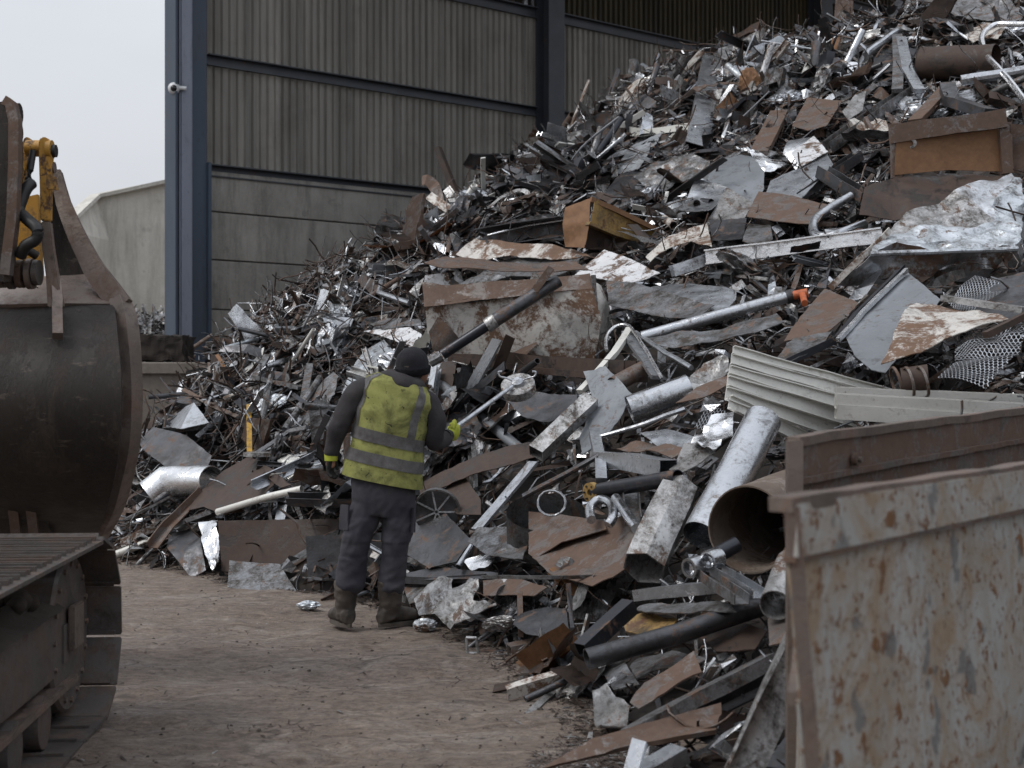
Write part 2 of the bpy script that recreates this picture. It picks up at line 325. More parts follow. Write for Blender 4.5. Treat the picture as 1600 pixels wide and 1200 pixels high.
def sheet_bm(pts, th=.004, crumple=.03, freq=3.0, seg=.06, seed=0, ragged=.004, bend=0.0, crease=1.0):
    bm = bmesh.new()
    vs = [bm.verts.new(p) for p in pts]; f = bm.faces.new(vs)
    f.normal_update(); nrm = f.normal.copy()
    if nrm.dot(Vector((0, -1, .3))) < 0: nrm = -nrm
    cen = sum(pts, Vector()) / len(pts)
    bmesh.ops.triangulate(bm, faces=bm.faces[:])
    for _ in range(7):
        le = [e for e in bm.edges if e.calc_length() > seg]
        if not le or len(bm.verts) > 2600: break
        bmesh.ops.subdivide_edges(bm, edges=le, cuts=1, use_grid_fill=True)
        bmesh.ops.triangulate(bm, faces=[q for q in bm.faces if len(q.verts) > 3])
    size = max((p - cen).length for p in pts)
    so_ = Vector((seed * 1.37, seed * 2.11, seed * .77))
    bnd = {v for e in bm.edges if e.is_boundary for v in e.verts}
    ax = (pts[1] - pts[0]).normalized(); ay = nrm.cross(ax); rc_ = random.Random(seed * 13 + 1); crs = []
    for _c in range(5):
        an = rc_.uniform(0, math.pi); crs.append((ax * math.cos(an) + ay * math.sin(an), rc_.uniform(-.55, .55) * size, rc_.choice((-1, 1)) * rc_.uniform(.15, 1) * min(1.6, crumple * 7) * crease))
    for v in bm.verts:
        q = v.co + so_
        dd = crumple * .45 * (ridged(q, freq) - .3) + crumple * .35 * noise.noise(q * freq * .45) + crumple * .22 * ridged(q, freq * 2.7)
        for cdir, cof, camp in crs: dd += camp * max(0, (v.co - cen).dot(cdir) - cof) * .55
        t = (v.co - cen).dot(ax) / size
        dd -= bend * size * t * t
        v.co = v.co + nrm * dd
        if v in bnd: v.co = v.co + noise.noise_vector(q * 14) * ragged + noise.noise_vector(q * 40) * ragged * .5
    if th: bmesh.ops.solidify(bm, geom=bm.faces[:], thickness=th)
    return bm

# ------------------------------------------------------------------ heap surface (thin plate spline over control points)
ctl = []
for x, y in ((175, 872), (250, 880), (330, 892), (430, 915), (520, 925), (640, 950), (760, 1000), (850, 1060), (930, 1110), (880, 1160), (830, 1200)):
    g = G(x, y); ctl.append((g.x, g.y, 0)); ctl.append((g.x - .25, g.y - .5, -.25))
for x, y, Y in ((215, 740, 13.9), (235, 700, 14.2), (265, 665, 14.8), (305, 625, 15.6), (340, 585, 16.5), (400, 522, 17.5), (480, 486, 18.3), (560, 462, 19), (650, 412, 19.5), (760, 322, 20), (900, 222, 20.5), (1050, 108, 21), (1150, 88, 21.5), (1300, 72, 21.5), (1450, 36, 21.5), (1600, -25, 21.5), (1850, -60, 21.5)):
    g = U(x, y, Y); ctl.append(tuple(g)); ctl.append((g.x - .8, g.y + 3, g.z - .5))
for x, y, Y in ((330, 720, 13.6), (450, 700, 12.6), (600, 600, 13.4), (600, 780, 11.2), (800, 850, 9.7), (800, 600, 12.0), (1000, 600, 10.9), (1000, 850, 8.6), (1000, 300, 15.3), (1400, 600, 9.6), (1400, 300, 13.6), (1150, 950, 7.4), (1200, 1100, 6.3), (1100, 1180, 5.7)):
    ctl.append(tuple(U(x, y, Y)))
ctl += [(-4.9, 13.6, -.2), (-5.4, 15, -.2), (-5.2, 16.5, .3), (-6, 13, -.4), (0, 4, -.4), (.3, 3, -.4), (-3, 9, -.5), (4, 4.6, 1.0), (7, 5, 1.9), (9, 12, 4.4), (1.2, 4, -.1), (2, 3, .0), (-4.5, 17.8, 1.6)]
A = np.array(ctl)
def tpsk(r2): return np.where(r2 > 0, r2 * np.log(r2 + 1e-12) * .5, 0)
N_ = len(A); XY = A[:, :2]
K = tpsk(((XY[:, None] - XY[None]) ** 2).sum(-1)) + np.eye(N_) * .35
P_ = np.c_[np.ones(N_), XY]
M_ = np.block([[K, P_], [P_.T, np.zeros((3, 3))]])
sol = np.linalg.solve(M_, np.r_[A[:, 2], np.zeros(3)])
GX0, GX1, GY0, GY1, GS = -8.0, 13.0, 2.5, 28.0, .1
gx = np.arange(GX0, GX1 + .001, GS); gy = np.arange(GY0, GY1 + .001, GS)
QX, QY = np.meshgrid(gx, gy); Q = np.c_[QX.ravel(), QY.ravel()]
HZ = (tpsk(((Q[:, None] - XY[None]) ** 2).sum(-1)) @ sol[:N_] + sol[N_] + Q @ sol[N_ + 1:]).reshape(QX.shape)
HZ = np.clip(HZ, -.5, 8.2)
def hz(x, y):
    i = (x - GX0) / GS; j = (y - GY0) / GS
    i = min(max(i, 0), len(gx) - 1.001); j = min(max(j, 0), len(gy) - 1.001)
    a, b_ = int(i), int(j); u, v = i - a, j - b_
    return float((HZ[b_, a] * (1 - u) + HZ[b_, a + 1] * u) * (1 - v) + (HZ[b_ + 1, a] * (1 - u) + HZ[b_ + 1, a + 1] * u) * v)
def hnorm(x, y):
    return Vector((hz(x - .3, y) - hz(x + .3, y), hz(x, y - .3) - hz(x, y + .3), .6)).normalized()
def depth(x, y):
    Y = 3.0
    while Y < 24:
        p = U(x, y, Y)
        if p.z < max(0.0, hz(p.x, p.y)): 
            return Y
        Y += .04
    return 21.5
def D(x, y, d=0.0):                        # pixel -> point d metres in front of the heap surface
    return U(x, y, depth(x, y) - d)

# ------------------------------------------------------------------ ground
bm = bmesh.new()
xs = [-400, -150, -60, -25, -12] + [-7 + i * .08 for i in range(139)] + [5, 8, 14, 30, 80, 400]
ys = [-60, -10, 0, 3] + [4.2 + i * .05 for i in range(211)] + [16, 19, 25, 40, 80, 200, 800]
def gh(x, y):
    if not (-8 < x < 5 and 3.5 < y < 15): return 0
    q = Vector((x, y, 0))
    rut = .04 * noise.noise(Vector((x * .5 + y * .25, y * 1.3, 3))) + .022 * noise.noise(q * 2.3) + .014 * noise.noise(q * 6) + .007 * noise.noise(q * 15)
    cx_ = -2.0 + (6.9 - y) * -1.05; t = abs((x + 2.05) * .42 + (y - 6.75) + .12 * noise.noise(Vector((x * 2.5, 1, 7)))); 
    if x < -.3: rut -= .035 * max(0, 1 - t / .11)
    t2 = abs((x + .3) * .2 + (y - 7.6) + .2 * noise.noise(Vector((x * 1.4, 3, 9)))); rut -= .018 * max(0, 1 - t2 / .14)
    return rut - .01
grid = [[bm.verts.new((x, y, gh(x, y))) for x in xs] for y in ys]
for j in range(len(ys) - 1):
    for i in range(len(xs) - 1): bm.faces.new((grid[j][i], grid[j][i + 1], grid[j + 1][i + 1], grid[j + 1][i]))
tag(build('ground', bm, 'yard_dirt', smooth=180, centre=False), 'trodden brown dirt of the scrap yard', kind='structure')

# heap core, displaced; its near-black colour holds the shade between the pieces
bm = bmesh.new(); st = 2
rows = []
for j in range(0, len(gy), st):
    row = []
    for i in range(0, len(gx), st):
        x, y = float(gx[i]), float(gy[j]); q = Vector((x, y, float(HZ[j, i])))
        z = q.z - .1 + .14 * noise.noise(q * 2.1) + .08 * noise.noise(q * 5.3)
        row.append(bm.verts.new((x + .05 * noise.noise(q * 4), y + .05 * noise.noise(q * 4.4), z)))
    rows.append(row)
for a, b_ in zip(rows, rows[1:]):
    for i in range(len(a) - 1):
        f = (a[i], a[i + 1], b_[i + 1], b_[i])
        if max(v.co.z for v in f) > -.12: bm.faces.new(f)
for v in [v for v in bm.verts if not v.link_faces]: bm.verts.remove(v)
tag(build('heap_core', bm, 'heap_core', smooth=180, centre=False), 'near-black inner surface of the scrap heap, coloured for the shade between pieces', kind='stuff')

# ------------------------------------------------------------------ the shed: wall, columns, girts
W0 = Vector((-5.5, 24.0, 0)); WD = Vector((.772, .635, 0)).normalized(); WN = Vector((WD.y, -WD.x, 0))   # WN points to the camera side
def WP(s, z, o=0): return W0 + WD * s + Vector((0, 0, z)) + WN * o
shed = empty('shed', W0, 'large open steel shed with corrugated cladding over a concrete push wall behind the heap', 'building')
def wbox(bm, s0, s1, z0, z1, o0, o1):
    vs = [bm.verts.new(WP(s, z, o)) for s in (s0, s1) for o in (o0, o1) for z in (z0, z1)]
    for f in ((0, 1, 3, 2), (4, 6, 7, 5), (0, 4, 5, 1), (2, 3, 7, 6), (0, 2, 6, 4), (1, 5, 7, 3)): bm.faces.new([vs[i] for i in f])
zc, zg2, zg3, ztop = 5.2, 7.08, 9.08, 12.5
def clad_mesh(name, z0, z1, mat, pitch=.15, wdt=1.05, dep=.065):
    bm = bmesh.new(); k = int(round(wdt / pitch)); prof = []
    for i in range(k):
        a = i * pitch; prof += [(a, 0), (a + pitch * .42, 0), (a + pitch * .52, -dep), (a + pitch * .9, -dep)]
    prof += [(wdt, 0), (wdt + .06, 0)]
    cols = []
    for s, o in prof:
        p = WD * s + WN * o
        cols.append([bm.verts.new((p.x, p.y, z0 + (z1 - z0) * t)) for t in (0, .5, 1)])
    for a, b_ in zip(cols, cols[1:]):
        for t in (0, 1): bm.faces.new((a[t], b_[t], b_[t + 1], a[t + 1]))
    bmesh.ops.solidify(bm, geom=bm.faces[:], thickness=.003)
    me = bpy.data.meshes.new(name); bm.to_mesh(me); bm.free(); me.materials.append(MATS[mat]); return me
me1 = clad_mesh('cladding_sheet', 0, zg3 - zc + .02, 'cladding_grey'); me2 = clad_mesh('cladding_sheet', 0, ztop - zg3, 'cladding_brown')
for i in range(26):
    for me, z, oo in ((me1, zc, 0), (me2, zg3, -.012)):
        o = bpy.data.objects.new('cladding_sheet', me); C.objects.link(o); o.parent = shed
        o.location = WD * (i * 1.05 + .1) + Vector((0, 0, z)) + WN * (-.02 + oo - .004 * (i % 2))
        if me is me2: o['label'] = 'brown stained upper cladding sheet'
zr = [0, 1.0, 1.95, 2.83, 3.68, 4.5, 5.2]
for i, (a, b_) in enumerate(zip(zr, zr[1:])):
    ss = [.2, 5.05, 7.7, 12.6, 17.5, 22.4, 26] if i > 3 else [.2, 4.2, 8.4, 12.6, 17.5, 22.4, 26]
    for s0, s1 in zip(ss, ss[1:]):
        bm = bmesh.new(); wbox(bm, s0 + .012, s1 - .012, a + .012, b_ - .006, -.3, .02 + .012 * ((i + int(s0)) % 3))
        bmesh.ops.bevel(bm, geom=bm.edges[:], offset=.012, segments=1, affect='EDGES')
        build('concrete_panel', bm, 'concrete_wall', shed)
bm = bmesh.new(); wbox(bm, .2, 26, 0, 5.18, -.28, -.05); build('joint_backing', bm, 'mud', shed)
def column(s, wd, dp, z0):
    bm = bmesh.new(); wbox(bm, s - wd / 2, s + wd / 2, z0, ztop, .0, .03); wbox(bm, s - .02, s + .02, z0, ztop, .03, dp - .03); wbox(bm, s - wd / 2, s + wd / 2, z0, ztop, dp - .03, dp)
    return bm
for s in (7.95, 16.6, 24.8): build('column', column(s, .42, .42, 0), 'girt_steel', shed)
# corner column: blue H section turned to show flanges
bm = bmesh.new(); wbox(bm, -.34, -.3, 1.8, ztop, -.1, .3); wbox(bm, -.3, .22, 1.8, ztop, -.02, .02); build('corner_column_web', bm, 'blue_column_paint', shed)
bm = bmesh.new(); wbox(bm, -.24, .0, 1.8, ztop, .02, .26); bmesh.ops.bevel(bm, geom=[e for e in bm.edges if abs(e.verts[0].co.z - e.verts[1].co.z) > 2], offset=.03, segments=2, affect='EDGES'); build('corner_column_casing', bm, 'pale_column_paint', shed, 40)
bm = bmesh.new(); wbox(bm, .003, .28, 1.8, ztop, .02, .2); build('corner_column', bm, 'blue_column_paint', shed)
bm = bmesh.new(); wbox(bm, .283, .34, 1.8, 5.3, .02, .26); build('corner_flange', bm, 'blue_column_paint', shed)
def girt(z, s0, s1, hgt, o=.16):
    bm = bmesh.new(); wbox(bm, s0, s1, z - hgt / 2, z + hgt / 2, .003, .03); wbox(bm, s0, s1, z + hgt / 2 - .02, z + hgt / 2, .03, o); wbox(bm, s0, s1, z - hgt / 2, z + .02 - hgt / 2, .03, o * .5)
    return bm
for z, hgt in ((5.2, .2), (zg2, .18), (zg3, .2), (11.0, .2)):
    for s0, s1 in ((.36, 7.72), (8.18, 16.37), (16.83, 24.57)): build('girt', girt(z, s0, s1, hgt), 'girt_steel', shed)
# bracket and diagonal flashing strip by the second column
bm = bmesh.new(); wbox(bm, 7.35, 7.45, zg3 + .1, ztop, .02, .1); wbox(bm, 7.55, 7.62, zg3 + .1, ztop, .02, .1); build('hanger', bm, 'galvanised_dirty', shed)
# unseen sloping sheets added above the frame to shade the wall and heap
bm = bmesh.new()
vs = [bm.verts.new(WP(s, z, o)) for s, z, o in ((-.6, 12.5, -.4), (26, 12.5, -.4), (26, 13.6, 8), (-.6, 13.6, 8))]; bm.faces.new(vs); bmesh.ops.solidify(bm, geom=bm.faces[:], thickness=.05)
build('shade_roof', bm, 'cladding_brown', shed)
# CCTV dome with its cable on the corner column
cp = WP(-.2, 0, .26); cp.z = 1.56 + (600 - 138) / F * cp.y; cx = U(272, 138, cp.y - .05)
cctv = empty('security_camera', cx, 'white dome security camera fixed high on the blue corner column', 'camera')
bm = bmesh.new(); bmesh.ops.create_uvsphere(bm, u_segments=20, v_segments=12, radius=.1, matrix=Matrix.Translation(cx)); build('housing', bm, 'plastic_white', cctv, 60)
bm = bmesh.new(); bmesh.ops.create_uvsphere(bm, u_segments=16, v_segments=10, radius=.058, matrix=Matrix.Translation(cx + Vector((.01, -.062, -.01)))); build('lens', bm, 'lens_black', cctv, 60)
bm = bmesh.new(); sweep(bm, [cx + Vector((.07, 0, .01)), cx + Vector((.2, .02, .0))], circ(.035, 10)); build('arm', bm, 'plastic_white', cctv, 60)
bm = bmesh.new(); sweep(bm, spline([U(x, y, 23.85) for x, y in ((272, 148), (268, 165), (272, 185), (271, 205), (264, 225), (265, 245), (272, 262), (266, 290), (270, 360), (269, 430), (264, 490))], 5), circ(.011, 5)); tag(build('cable', bm, 'rubber'), 'thin loose cable running down the blue corner column from the camera', 'cable')

# pale concrete building on the far left with a sloping parapet
zt = lambda x, y, Y: U(x, y, Y).z
pb = empty('pale_building', U(190, 560, 40) * 1, 'pale streaked concrete building with sloping parapet beyond the blue column', 'building')
bm = bmesh.new(); Yb = 40
o0 = [U(95, 357, Yb - 3), U(150, 308, Yb), U(262, 285, Yb + 1), U(330, 270, Yb + 2)]
top = [bm.verts.new(p) for p in o0]; bot = [bm.verts.new((p.x, p.y, 0)) for p in o0]
for i in range(3): bm.faces.new((top[i], top[i + 1], bot[i + 1], bot[i]))
r = bmesh.ops.extrude_face_region(bm, geom=bm.faces[:]); bmesh.ops.translate(bm, vec=(.6, 5, 0), verts=[g for g in r['geom'] if isinstance(g, bmesh.types.BMVert)])
build('wall', bm, 'pale_concrete', pb)
bm = bmesh.new(); sweep(bm, [p + Vector((0, -.05, .03)) for p in o0], rect(.35, .1)); build('coping', bm, 'pale_concrete', pb)
# low ledge wall with lip and raised slab behind it
lw = empty('ledge_wall', (-5, 18.6, 0), 'low tan concrete ledge wall with a lip in front of the blue column', 'wall')
Yl = 18.6; xl0, xl1 = U(60, 600, Yl).x, U(420, 600, Yl).x; zl = U(0, 566, Yl).z
bm = bmesh.new(); box(bm, (xl0, Yl, 0), (xl1, Yl + .5, zl - .16)); build('wall_face', bm, 'ledge_concrete', lw)
bm = bmesh.new(); box(bm, (xl0, Yl - .06, zl - .157), (xl1, Yl + .5, zl)); bmesh.ops.bevel(bm, geom=bm.edges[:], offset=.015, segments=1, affect='EDGES'); build('lip', bm, 'ledge_concrete', lw)
bm = bmesh.new(); box(bm, (-12, Yl + .503, 0), (2, 34, zl - .02)); tag(build('raised_slab', bm, 'ledge_concrete'), 'raised concrete slab behind the ledge wall', kind='structure')

# ------------------------------------------------------------------ the scrap you can single out, each placed on the heap
HERO = []                                  # outlines of these pieces, so that loose filler keeps off them
LAND = []                                  # (pixel, what) landmarks used to say where a filler piece lies
def mark(pts, land=None):
    HERO.append([(p[0], p[1]) for p in pts])
    if land: LAND.append((sum(p[0] for p in pts) / len(pts), sum(p[1] for p in pts) / len(pts), land))
SEED = [0]
def P3(p, dflt=.25, Y=None):
    x, y = p[0], p[1]; d = p[2] if len(p) > 2 else 0
    if Y is not None: return U(x, y, Y + d)
    return D(x, y, dflt + d)
def S(name, mat, pts, label, cat='scrap sheet', d=.25, Y=None, land=None, group=None, parent=None, **k):
    """a sheet cut to an outline; pts are (pixel x, pixel y, extra offset)"""
    SEED[0] += 1
    P = [P3(p, d, Y) for p in pts]; k.setdefault('crumple', .022); k.setdefault('th', .006)
    o = build(name, sheet_bm(P, seed=SEED[0], **k), mat, parent, smooth=28)
    if parent is None: tag(o, label, cat, group)
    elif label: o['label'] = label
    mark(pts, land); return o
def BM_(name, mat, pts, sec, label, cat='scrap beam', d=.25, Y=None, land=None, inner=None, roll=0, dent=.006, parent=None, group=None, curve=False, smooth=30, up=Vector((0, 0, 1)), scale=None, wd=14, step=.12):
    SEED[0] += 1
    P = [P3(p, d, Y) for p in pts]
    P = spline(P, 7) if curve else resample(P, step)
    bm = bmesh.new(); sweep(bm, P, sec, inner, roll=roll, dent=dent, seed=SEED[0], up=up, scale=scale)
    o = build(name, bm, mat, parent, smooth=smooth)
    if parent is None: tag(o, label, cat, group)
    elif label: o['label'] = label
    for a, b_ in zip(pts, pts[1:]):
        dx, dy = b_[0] - a[0], b_[1] - a[1]; L = math.hypot(dx, dy) + 1e-6; nx, ny = -dy / L * wd / 2, dx / L * wd / 2
        HERO.append([(a[0] + nx, a[1] + ny), (b_[0] + nx, b_[1] + ny), (b_[0] - nx, b_[1] - ny), (a[0] - nx, a[1] - ny)])
    if land: LAND.append((pts[0][0] * .5 + pts[-1][0] * .5, pts[0][1] * .5 + pts[-1][1] * .5, land))
    return o
def px(n, x, y, d=.25):                    # n photo pixels in metres at the heap there
    return n * (depth(x, y) - d) / F
def PIPE(name, mat, pts, rpx, label, cat='pipe', d=.25, wall=.12, n=20, **k):
    r = px(rpx, pts[0][0], pts[0][1], d); k.setdefault('dent', r * .05)
    return BM_(name, mat, pts, circ(r, n), label, cat, d, inner=circ(r * (1 - wall), n), wd=rpx * 2, **k)
def ROD(name, mat, pts, rpx, label, cat='rod', d=.25, **k):
    r = px(rpx, pts[0][0], pts[0][1], d)
    return BM_(name, mat, pts, circ(r, 8), label, cat, d, wd=rpx * 2 + 2, **k)
def THING(name, x, y, label, cat, d=.25, land=None):
    if land: LAND.append((x, y, land))
    return empty(name, D(x, y, d), label, cat)
def MESHG(name, mat, c4, nx_, ny_, label, w_=.006, amp=.05, d=.3, Y=None, land=None):
    """expanded-metal mesh: hexagonal openings between real strands, draped over four corners"""
    P = [P3(p, d, Y) for p in c4]; bm = bmesh.new(); nr = (P[1] - P[0]).cross(P[3] - P[0]).normalized()
    def pt(u, v):
        q = P[0].lerp(P[1], u).lerp(P[3].lerp(P[2], u), v)
        return q + nr * amp * (noise.noise(q * 2.3) + .35 * noise.noise(q * 6))
    def strand(a, b_):
        s, u_ = frame_of(b_ - a, nr) if abs((b_ - a).normalized().dot(nr)) < .9 else frame_of(b_ - a)
        h = w_ / 2; va = [bm.verts.new(a + s * i * h + u_ * j * h) for i, j in ((-1, 0), (1, 0), (0, 1.6))]; vb = [bm.verts.new(b_ + s * i * h + u_ * j * h) for i, j in ((-1, 0), (1, 0), (0, 1.6))]
        for i in range(3): bm.faces.new((va[i], va[(i + 1) % 3], vb[(i + 1) % 3], vb[i]))
    for j in range(ny_ + 1):
        for i in range(nx_):
            o = .5 if j % 2 else 0
            a = pt((i + o * 0 + .0) / nx_, (j + (.22 if (i + j) % 2 else -.22)) / ny_); b_ = pt((i + 1) / nx_, (j + (-.22 if (i + j) % 2 else .22)) / ny_)
            strand(a, b_)
            if (i + j) % 2 and j < ny_: strand(a, pt(i / nx_, (j + 1 - .22) / ny_))
    o = tag(build(name, bm, mat), label, 'mesh'); mark(c4, land); return o

# --- upper slope
BM_('bent_channel', 'galvanised', [(1087, 232), (1098, 180), (1112, 92, .25)], Usec(.26, .1, .008), 'tall upright bent grey channel standing high on the upper slope', d=.35, land='the tall upright grey channel', wd=40, roll=R(200))
ROD('rusty_rod', 'dark_rust', [(1036, 79, .2), (1160, 82)], 2.2, 'thin rusty rod poking level out of the heap top over the upright channel', d=.3)
ROD('rusty_rod', 'dark_rust', [(1008, 108, .3), (1060, 88)], 2.5, 'short rusty rod pointing down left off the heap edge near the upper girt', d=.3)
BM_('bent_trim_strip', 'pale_aluminium', [(944, 199, .2), (1003, 208), (1086, 196)], Lsec(.11, .1, .008), 'pale kinked trim strip lying level in front of the second column', 'metal strip', d=.45, land='the pale kinked trim strip')
BM_('bent_trim_strip', 'chipped_white', [(884, 199, .2), (930, 196)], Lsec(.08, .06, .008), 'short rusty white strip end left of the pale kinked trim', 'metal strip', d=.45)
BM_('leaning_post', 'dark_rust', [(684, 232, 0), (718, 318, -.2)], rect(.09, .09), 'dark rusty post leaning against the cladding on the heap crest', 'post', Y=20.6, land='the dark leaning post')
S('flat_sheet', 'blue_white', [(955, 264), (985, 228), (1035, 206, .1), (1028, 222), (996, 258)], 'pale blue-white sheet sloping up below the kinked trim strip', d=.35, land='the pale blue-white sloping sheet')
S('curved_sheet', 'dark_steel', [(912, 322), (940, 300), (985, 258), (1032, 256), (1048, 272), (1005, 302), (945, 330)], 'large dark olive curved sheet above the orange open box', d=.3, bend=.2, land='the dark olive curved sheet')
S('crumpled_sheet', 'galvanised_dirty', [(990, 280), (1030, 264), (1075, 258), (1112, 264), (1108, 284), (1060, 286), (1040, 296), (1005, 292)], 'wrinkled pale sheet with torn edges beside the round dark grey panel', d=.42, crumple=.06, freq=5, land='the wrinkled torn sheet')
S('round_plate', 'grey_paint', [(1106, 282), (1110, 248), (1124, 232), (1150, 228), (1176, 244), (1194, 268), (1192, 288), (1176, 305), (1140, 296)], 'rounded dark grey painted panel on the upper slope', d=.55, crumple=.01, bend=.15, land='the rounded dark grey panel')
S('foil_sheet', 'bright_aluminium', [(1148, 228), (1180, 232), (1226, 240), (1214, 256), (1190, 268), (1176, 246)], 'crumpled shiny yellowish foil behind the rounded dark grey panel', d=.5, crumple=.07, freq=7)
S('curled_sheet', 'galvanised', [(1222, 232), (1236, 212), (1256, 200), (1268, 208), (1262, 226), (1240, 242)], 'curled dull grey sheet end above the blue-grey flat panel', d=.55, bend=.5, crumple=.02)
S('white_plate', 'chipped_white', [(1236, 240), (1272, 212), (1294, 238), (1250, 262)], 'small bright white panel folded over the blue-grey flat panel', d=.62, crumple=.008, land='the small bright white panel')
S('flat_plate', 'galvanised', [(1192, 306, .1), (1204, 282), (1250, 262), (1292, 240), (1302, 258), (1246, 312)], 'long blue-grey flat panel sloping below the small white panel', d=.58, crumple=.012, land='the blue-grey flat panel')
S('ribbed_sheet', 'galvanised', [(1062, 330), (1090, 291), (1138, 298), (1104, 345)], 'light grey folded sheet left half of a pair below the round panel', d=.5, bend=-.2)
S('flat_sheet', 'mottled', [(1102, 346), (1136, 298), (1178, 318), (1160, 342), (1128, 352)], 'blotchy light sheet under the rounded dark grey panel', d=.5, crumple=.02)
S('rusty_sheet', 'rusty_steel', [(1168, 346), (1186, 304), (1240, 308), (1298, 322), (1276, 352), (1225, 350)], 'brown-grey rusty panel with a pale patch left of the bent tube', d=.52, crumple=.015, land='the brown-grey rusty panel')
S('dull_sheet', 'galvanised_dirty', [(1160, 378), (1170, 348), (1204, 352), (1208, 376), (1186, 386)], 'dull grey round-cornered sheet under the brown-grey rusty panel', d=.45)
S('dull_sheet', 'dark_steel', [(1110, 352), (1168, 346), (1160, 376), (1112, 378)], 'dark grey sheet below the blotchy light sheet', d=.4)
PIPE('bent_tube', 'galvanised', [(1330, 306, .1), (1296, 326), (1273, 345), (1274, 366), (1300, 368), (1352, 350)], 7, 'shiny bent tube with a tight elbow beside the big crushed white tub', 'tube', d=.5, curve=True, land='the bent shiny tube')
BM_('dark_profile', 'dark_steel', [(1285, 268, .2), (1355, 312)], Usec(.14, .12, .01), 'dark open profile sloping down above the bent shiny tube', d=.5, wd=22)
BM_('dark_profile', 'dark_steel', [(1240, 310), (1340, 244)], Usec(.13, .1, .01), 'dark channel sloping up from the blue-grey panel to the rusty tank', d=.42, wd=18)
BM_('long_profile', 'galvanised_dirty', [(1290, 232), (1420, 142)], Usec(.15, .12, .01), 'long grey profile rising right towards the dark drum', d=.4, wd=20, land='the long rising grey profile')
BM_('brown_profile', 'rusty_steel', [(1186, 240), (1218, 176)], rect(.2, .06), 'brown flat bar rising above the rounded dark grey panel', 'bar', d=.4, wd=18)
S('brown_plate', 'rusty_steel', [(1238, 198), (1262, 155), (1316, 160), (1292, 198), (1262, 206)], 'dull brown square plate half buried on the upper slope', d=.4, crumple=.01, land='the dull brown square plate')
S('mottled_plate', 'mottled', [(1316, 176), (1336, 150), (1354, 142), (1348, 172), (1326, 190)], 'speckled white and brown scrap beside the dull brown square plate', d=.5)
BM_('white_tube', 'galvanised', [(1232, 90), (1222, 150)], circ(.045, 10), 'white rod standing upright on the upper slope below a bent hoop', 'rod', d=.4)
BM_('white_tube', 'pale_aluminium', [(1268, 88), (1253, 130)], circ(.045, 10), 'pale tube leaning right near the heap top', 'rod', d=.4)
BM_('bent_tube', 'galvanised', [(1340, 118), (1354, 84), (1392, 56), (1416, 38)], circ(.05, 10), 'long bent tube rising to the crest behind the dark drum', 'tube', d=.5)
BM_('forked_strip', 'galvanised', [(1408, 60), (1418, 110), (1436, 142)], rect(.12, .05), 'forked grey frame leg in front of the dark drum', 'metal strip', d=.6)
BM_('forked_strip', 'galvanised_dirty', [(1402, 56), (1404, 100), (1402, 142)], rect(.12, .05), 'upright grey frame leg left of the dark drum', 'metal strip', d=.6)
S('upright_sheet', 'dark_steel', [(1366, 118), (1364, 78), (1398, 62), (1404, 112)], 'dark upright sheet behind the forked frame legs', d=.35)
# drum
t = THING('oil_drum', 1490, 100, 'dark brown drum lying on its side near the heap top', 'drum', .6, 'the dark brown drum')
r = px(25, 1490, 100, .6)
PIPE('drum_body', 'dark_rust', [(1440, 100, .1), (1556, 96)], 26, None, d=.6, parent=t, n=28, wall=.03)
BM_('drum_rim', 'dark_rust', [(1437, 100, .1), (1441, 100, .1)], circ(r * 1.12, 28), None, d=.6, parent=t, inner=circ(r * .95, 28), wd=50)
BM_('drum_head', 'black_steel', [(1444, 100, .1), (1446, 100, .1)], circ(r * .96, 28), None, d=.6, parent=t, wd=50)
BM_('bent_hoop', 'bright_aluminium', [(1602, 38), (1560, 38), (1540, 48), (1534, 66), (1546, 92), (1570, 118), (1602, 158)], circ(px(4.5, 1560, 60), 10), 'large bright bent hoop of tube curling over the dark drum', 'tube', d=.9, curve=True, land='the bright bent hoop')
BM_('long_rail', 'galvanised', [(1502, 126, .1), (1602, 110)], circ(.055, 10), 'long pale tube lying level just below the dark drum', 'tube', d=.8)
BM_('brown_angle', 'rusty_steel', [(1430, 190), (1478, 138)], rect(.15, .05), 'brown flat bar leaning under the long pale tube', 'bar', d=.5, wd=14)
BM_('dark_angle', 'dark_steel', [(1480, 135, .1), (1486, 158), (1548, 178)], rect(.16, .1), 'black crooked angle bar under the long pale tube', 'bar', d=.6, wd=14)
S('crest_plate', 'dark_steel', [(1188, 64), (1196, 48), (1272, 46), (1288, 58), (1250, 74)], 'dark flat plate lying on the heap crest', d=.2)
S('crest_clump', 'rusty_steel', [(1300, 52), (1304, 28), (1322, 20), (1332, 30), (1328, 58)], 'brown rusty lump sticking up from the crest', 'scrap lump', d=.2, crumple=.12, freq=6)
BM_('crest_tube', 'galvanised', [(1340, 30), (1352, 32), (1364, 44)], circ(.06, 10), 'short bent grey tube on the crest beside the rusty lump', 'tube', d=.2)
BM_('tall_post', 'mottled', [(1420, 40), (1428, -10)], rect(.18, .1), 'pale mottled post sticking up at the crest', 'post', d=.25)
S('crest_sheet', 'galvanised_dirty', [(1448, 30), (1500, 10), (1560, 2), (1602, 20), (1590, 40), (1500, 34)], 'dirty grey torn sheet on the crest at the picture edge', d=.4, crumple=.07)
S('brown_bale', 'rusted_white', [(1500, 44), (1530, 36), (1572, 48), (1560, 66), (1520, 62)], 'pale brown crushed scrap behind the bright bent hoop', d=.5, crumple=.08, freq=5)
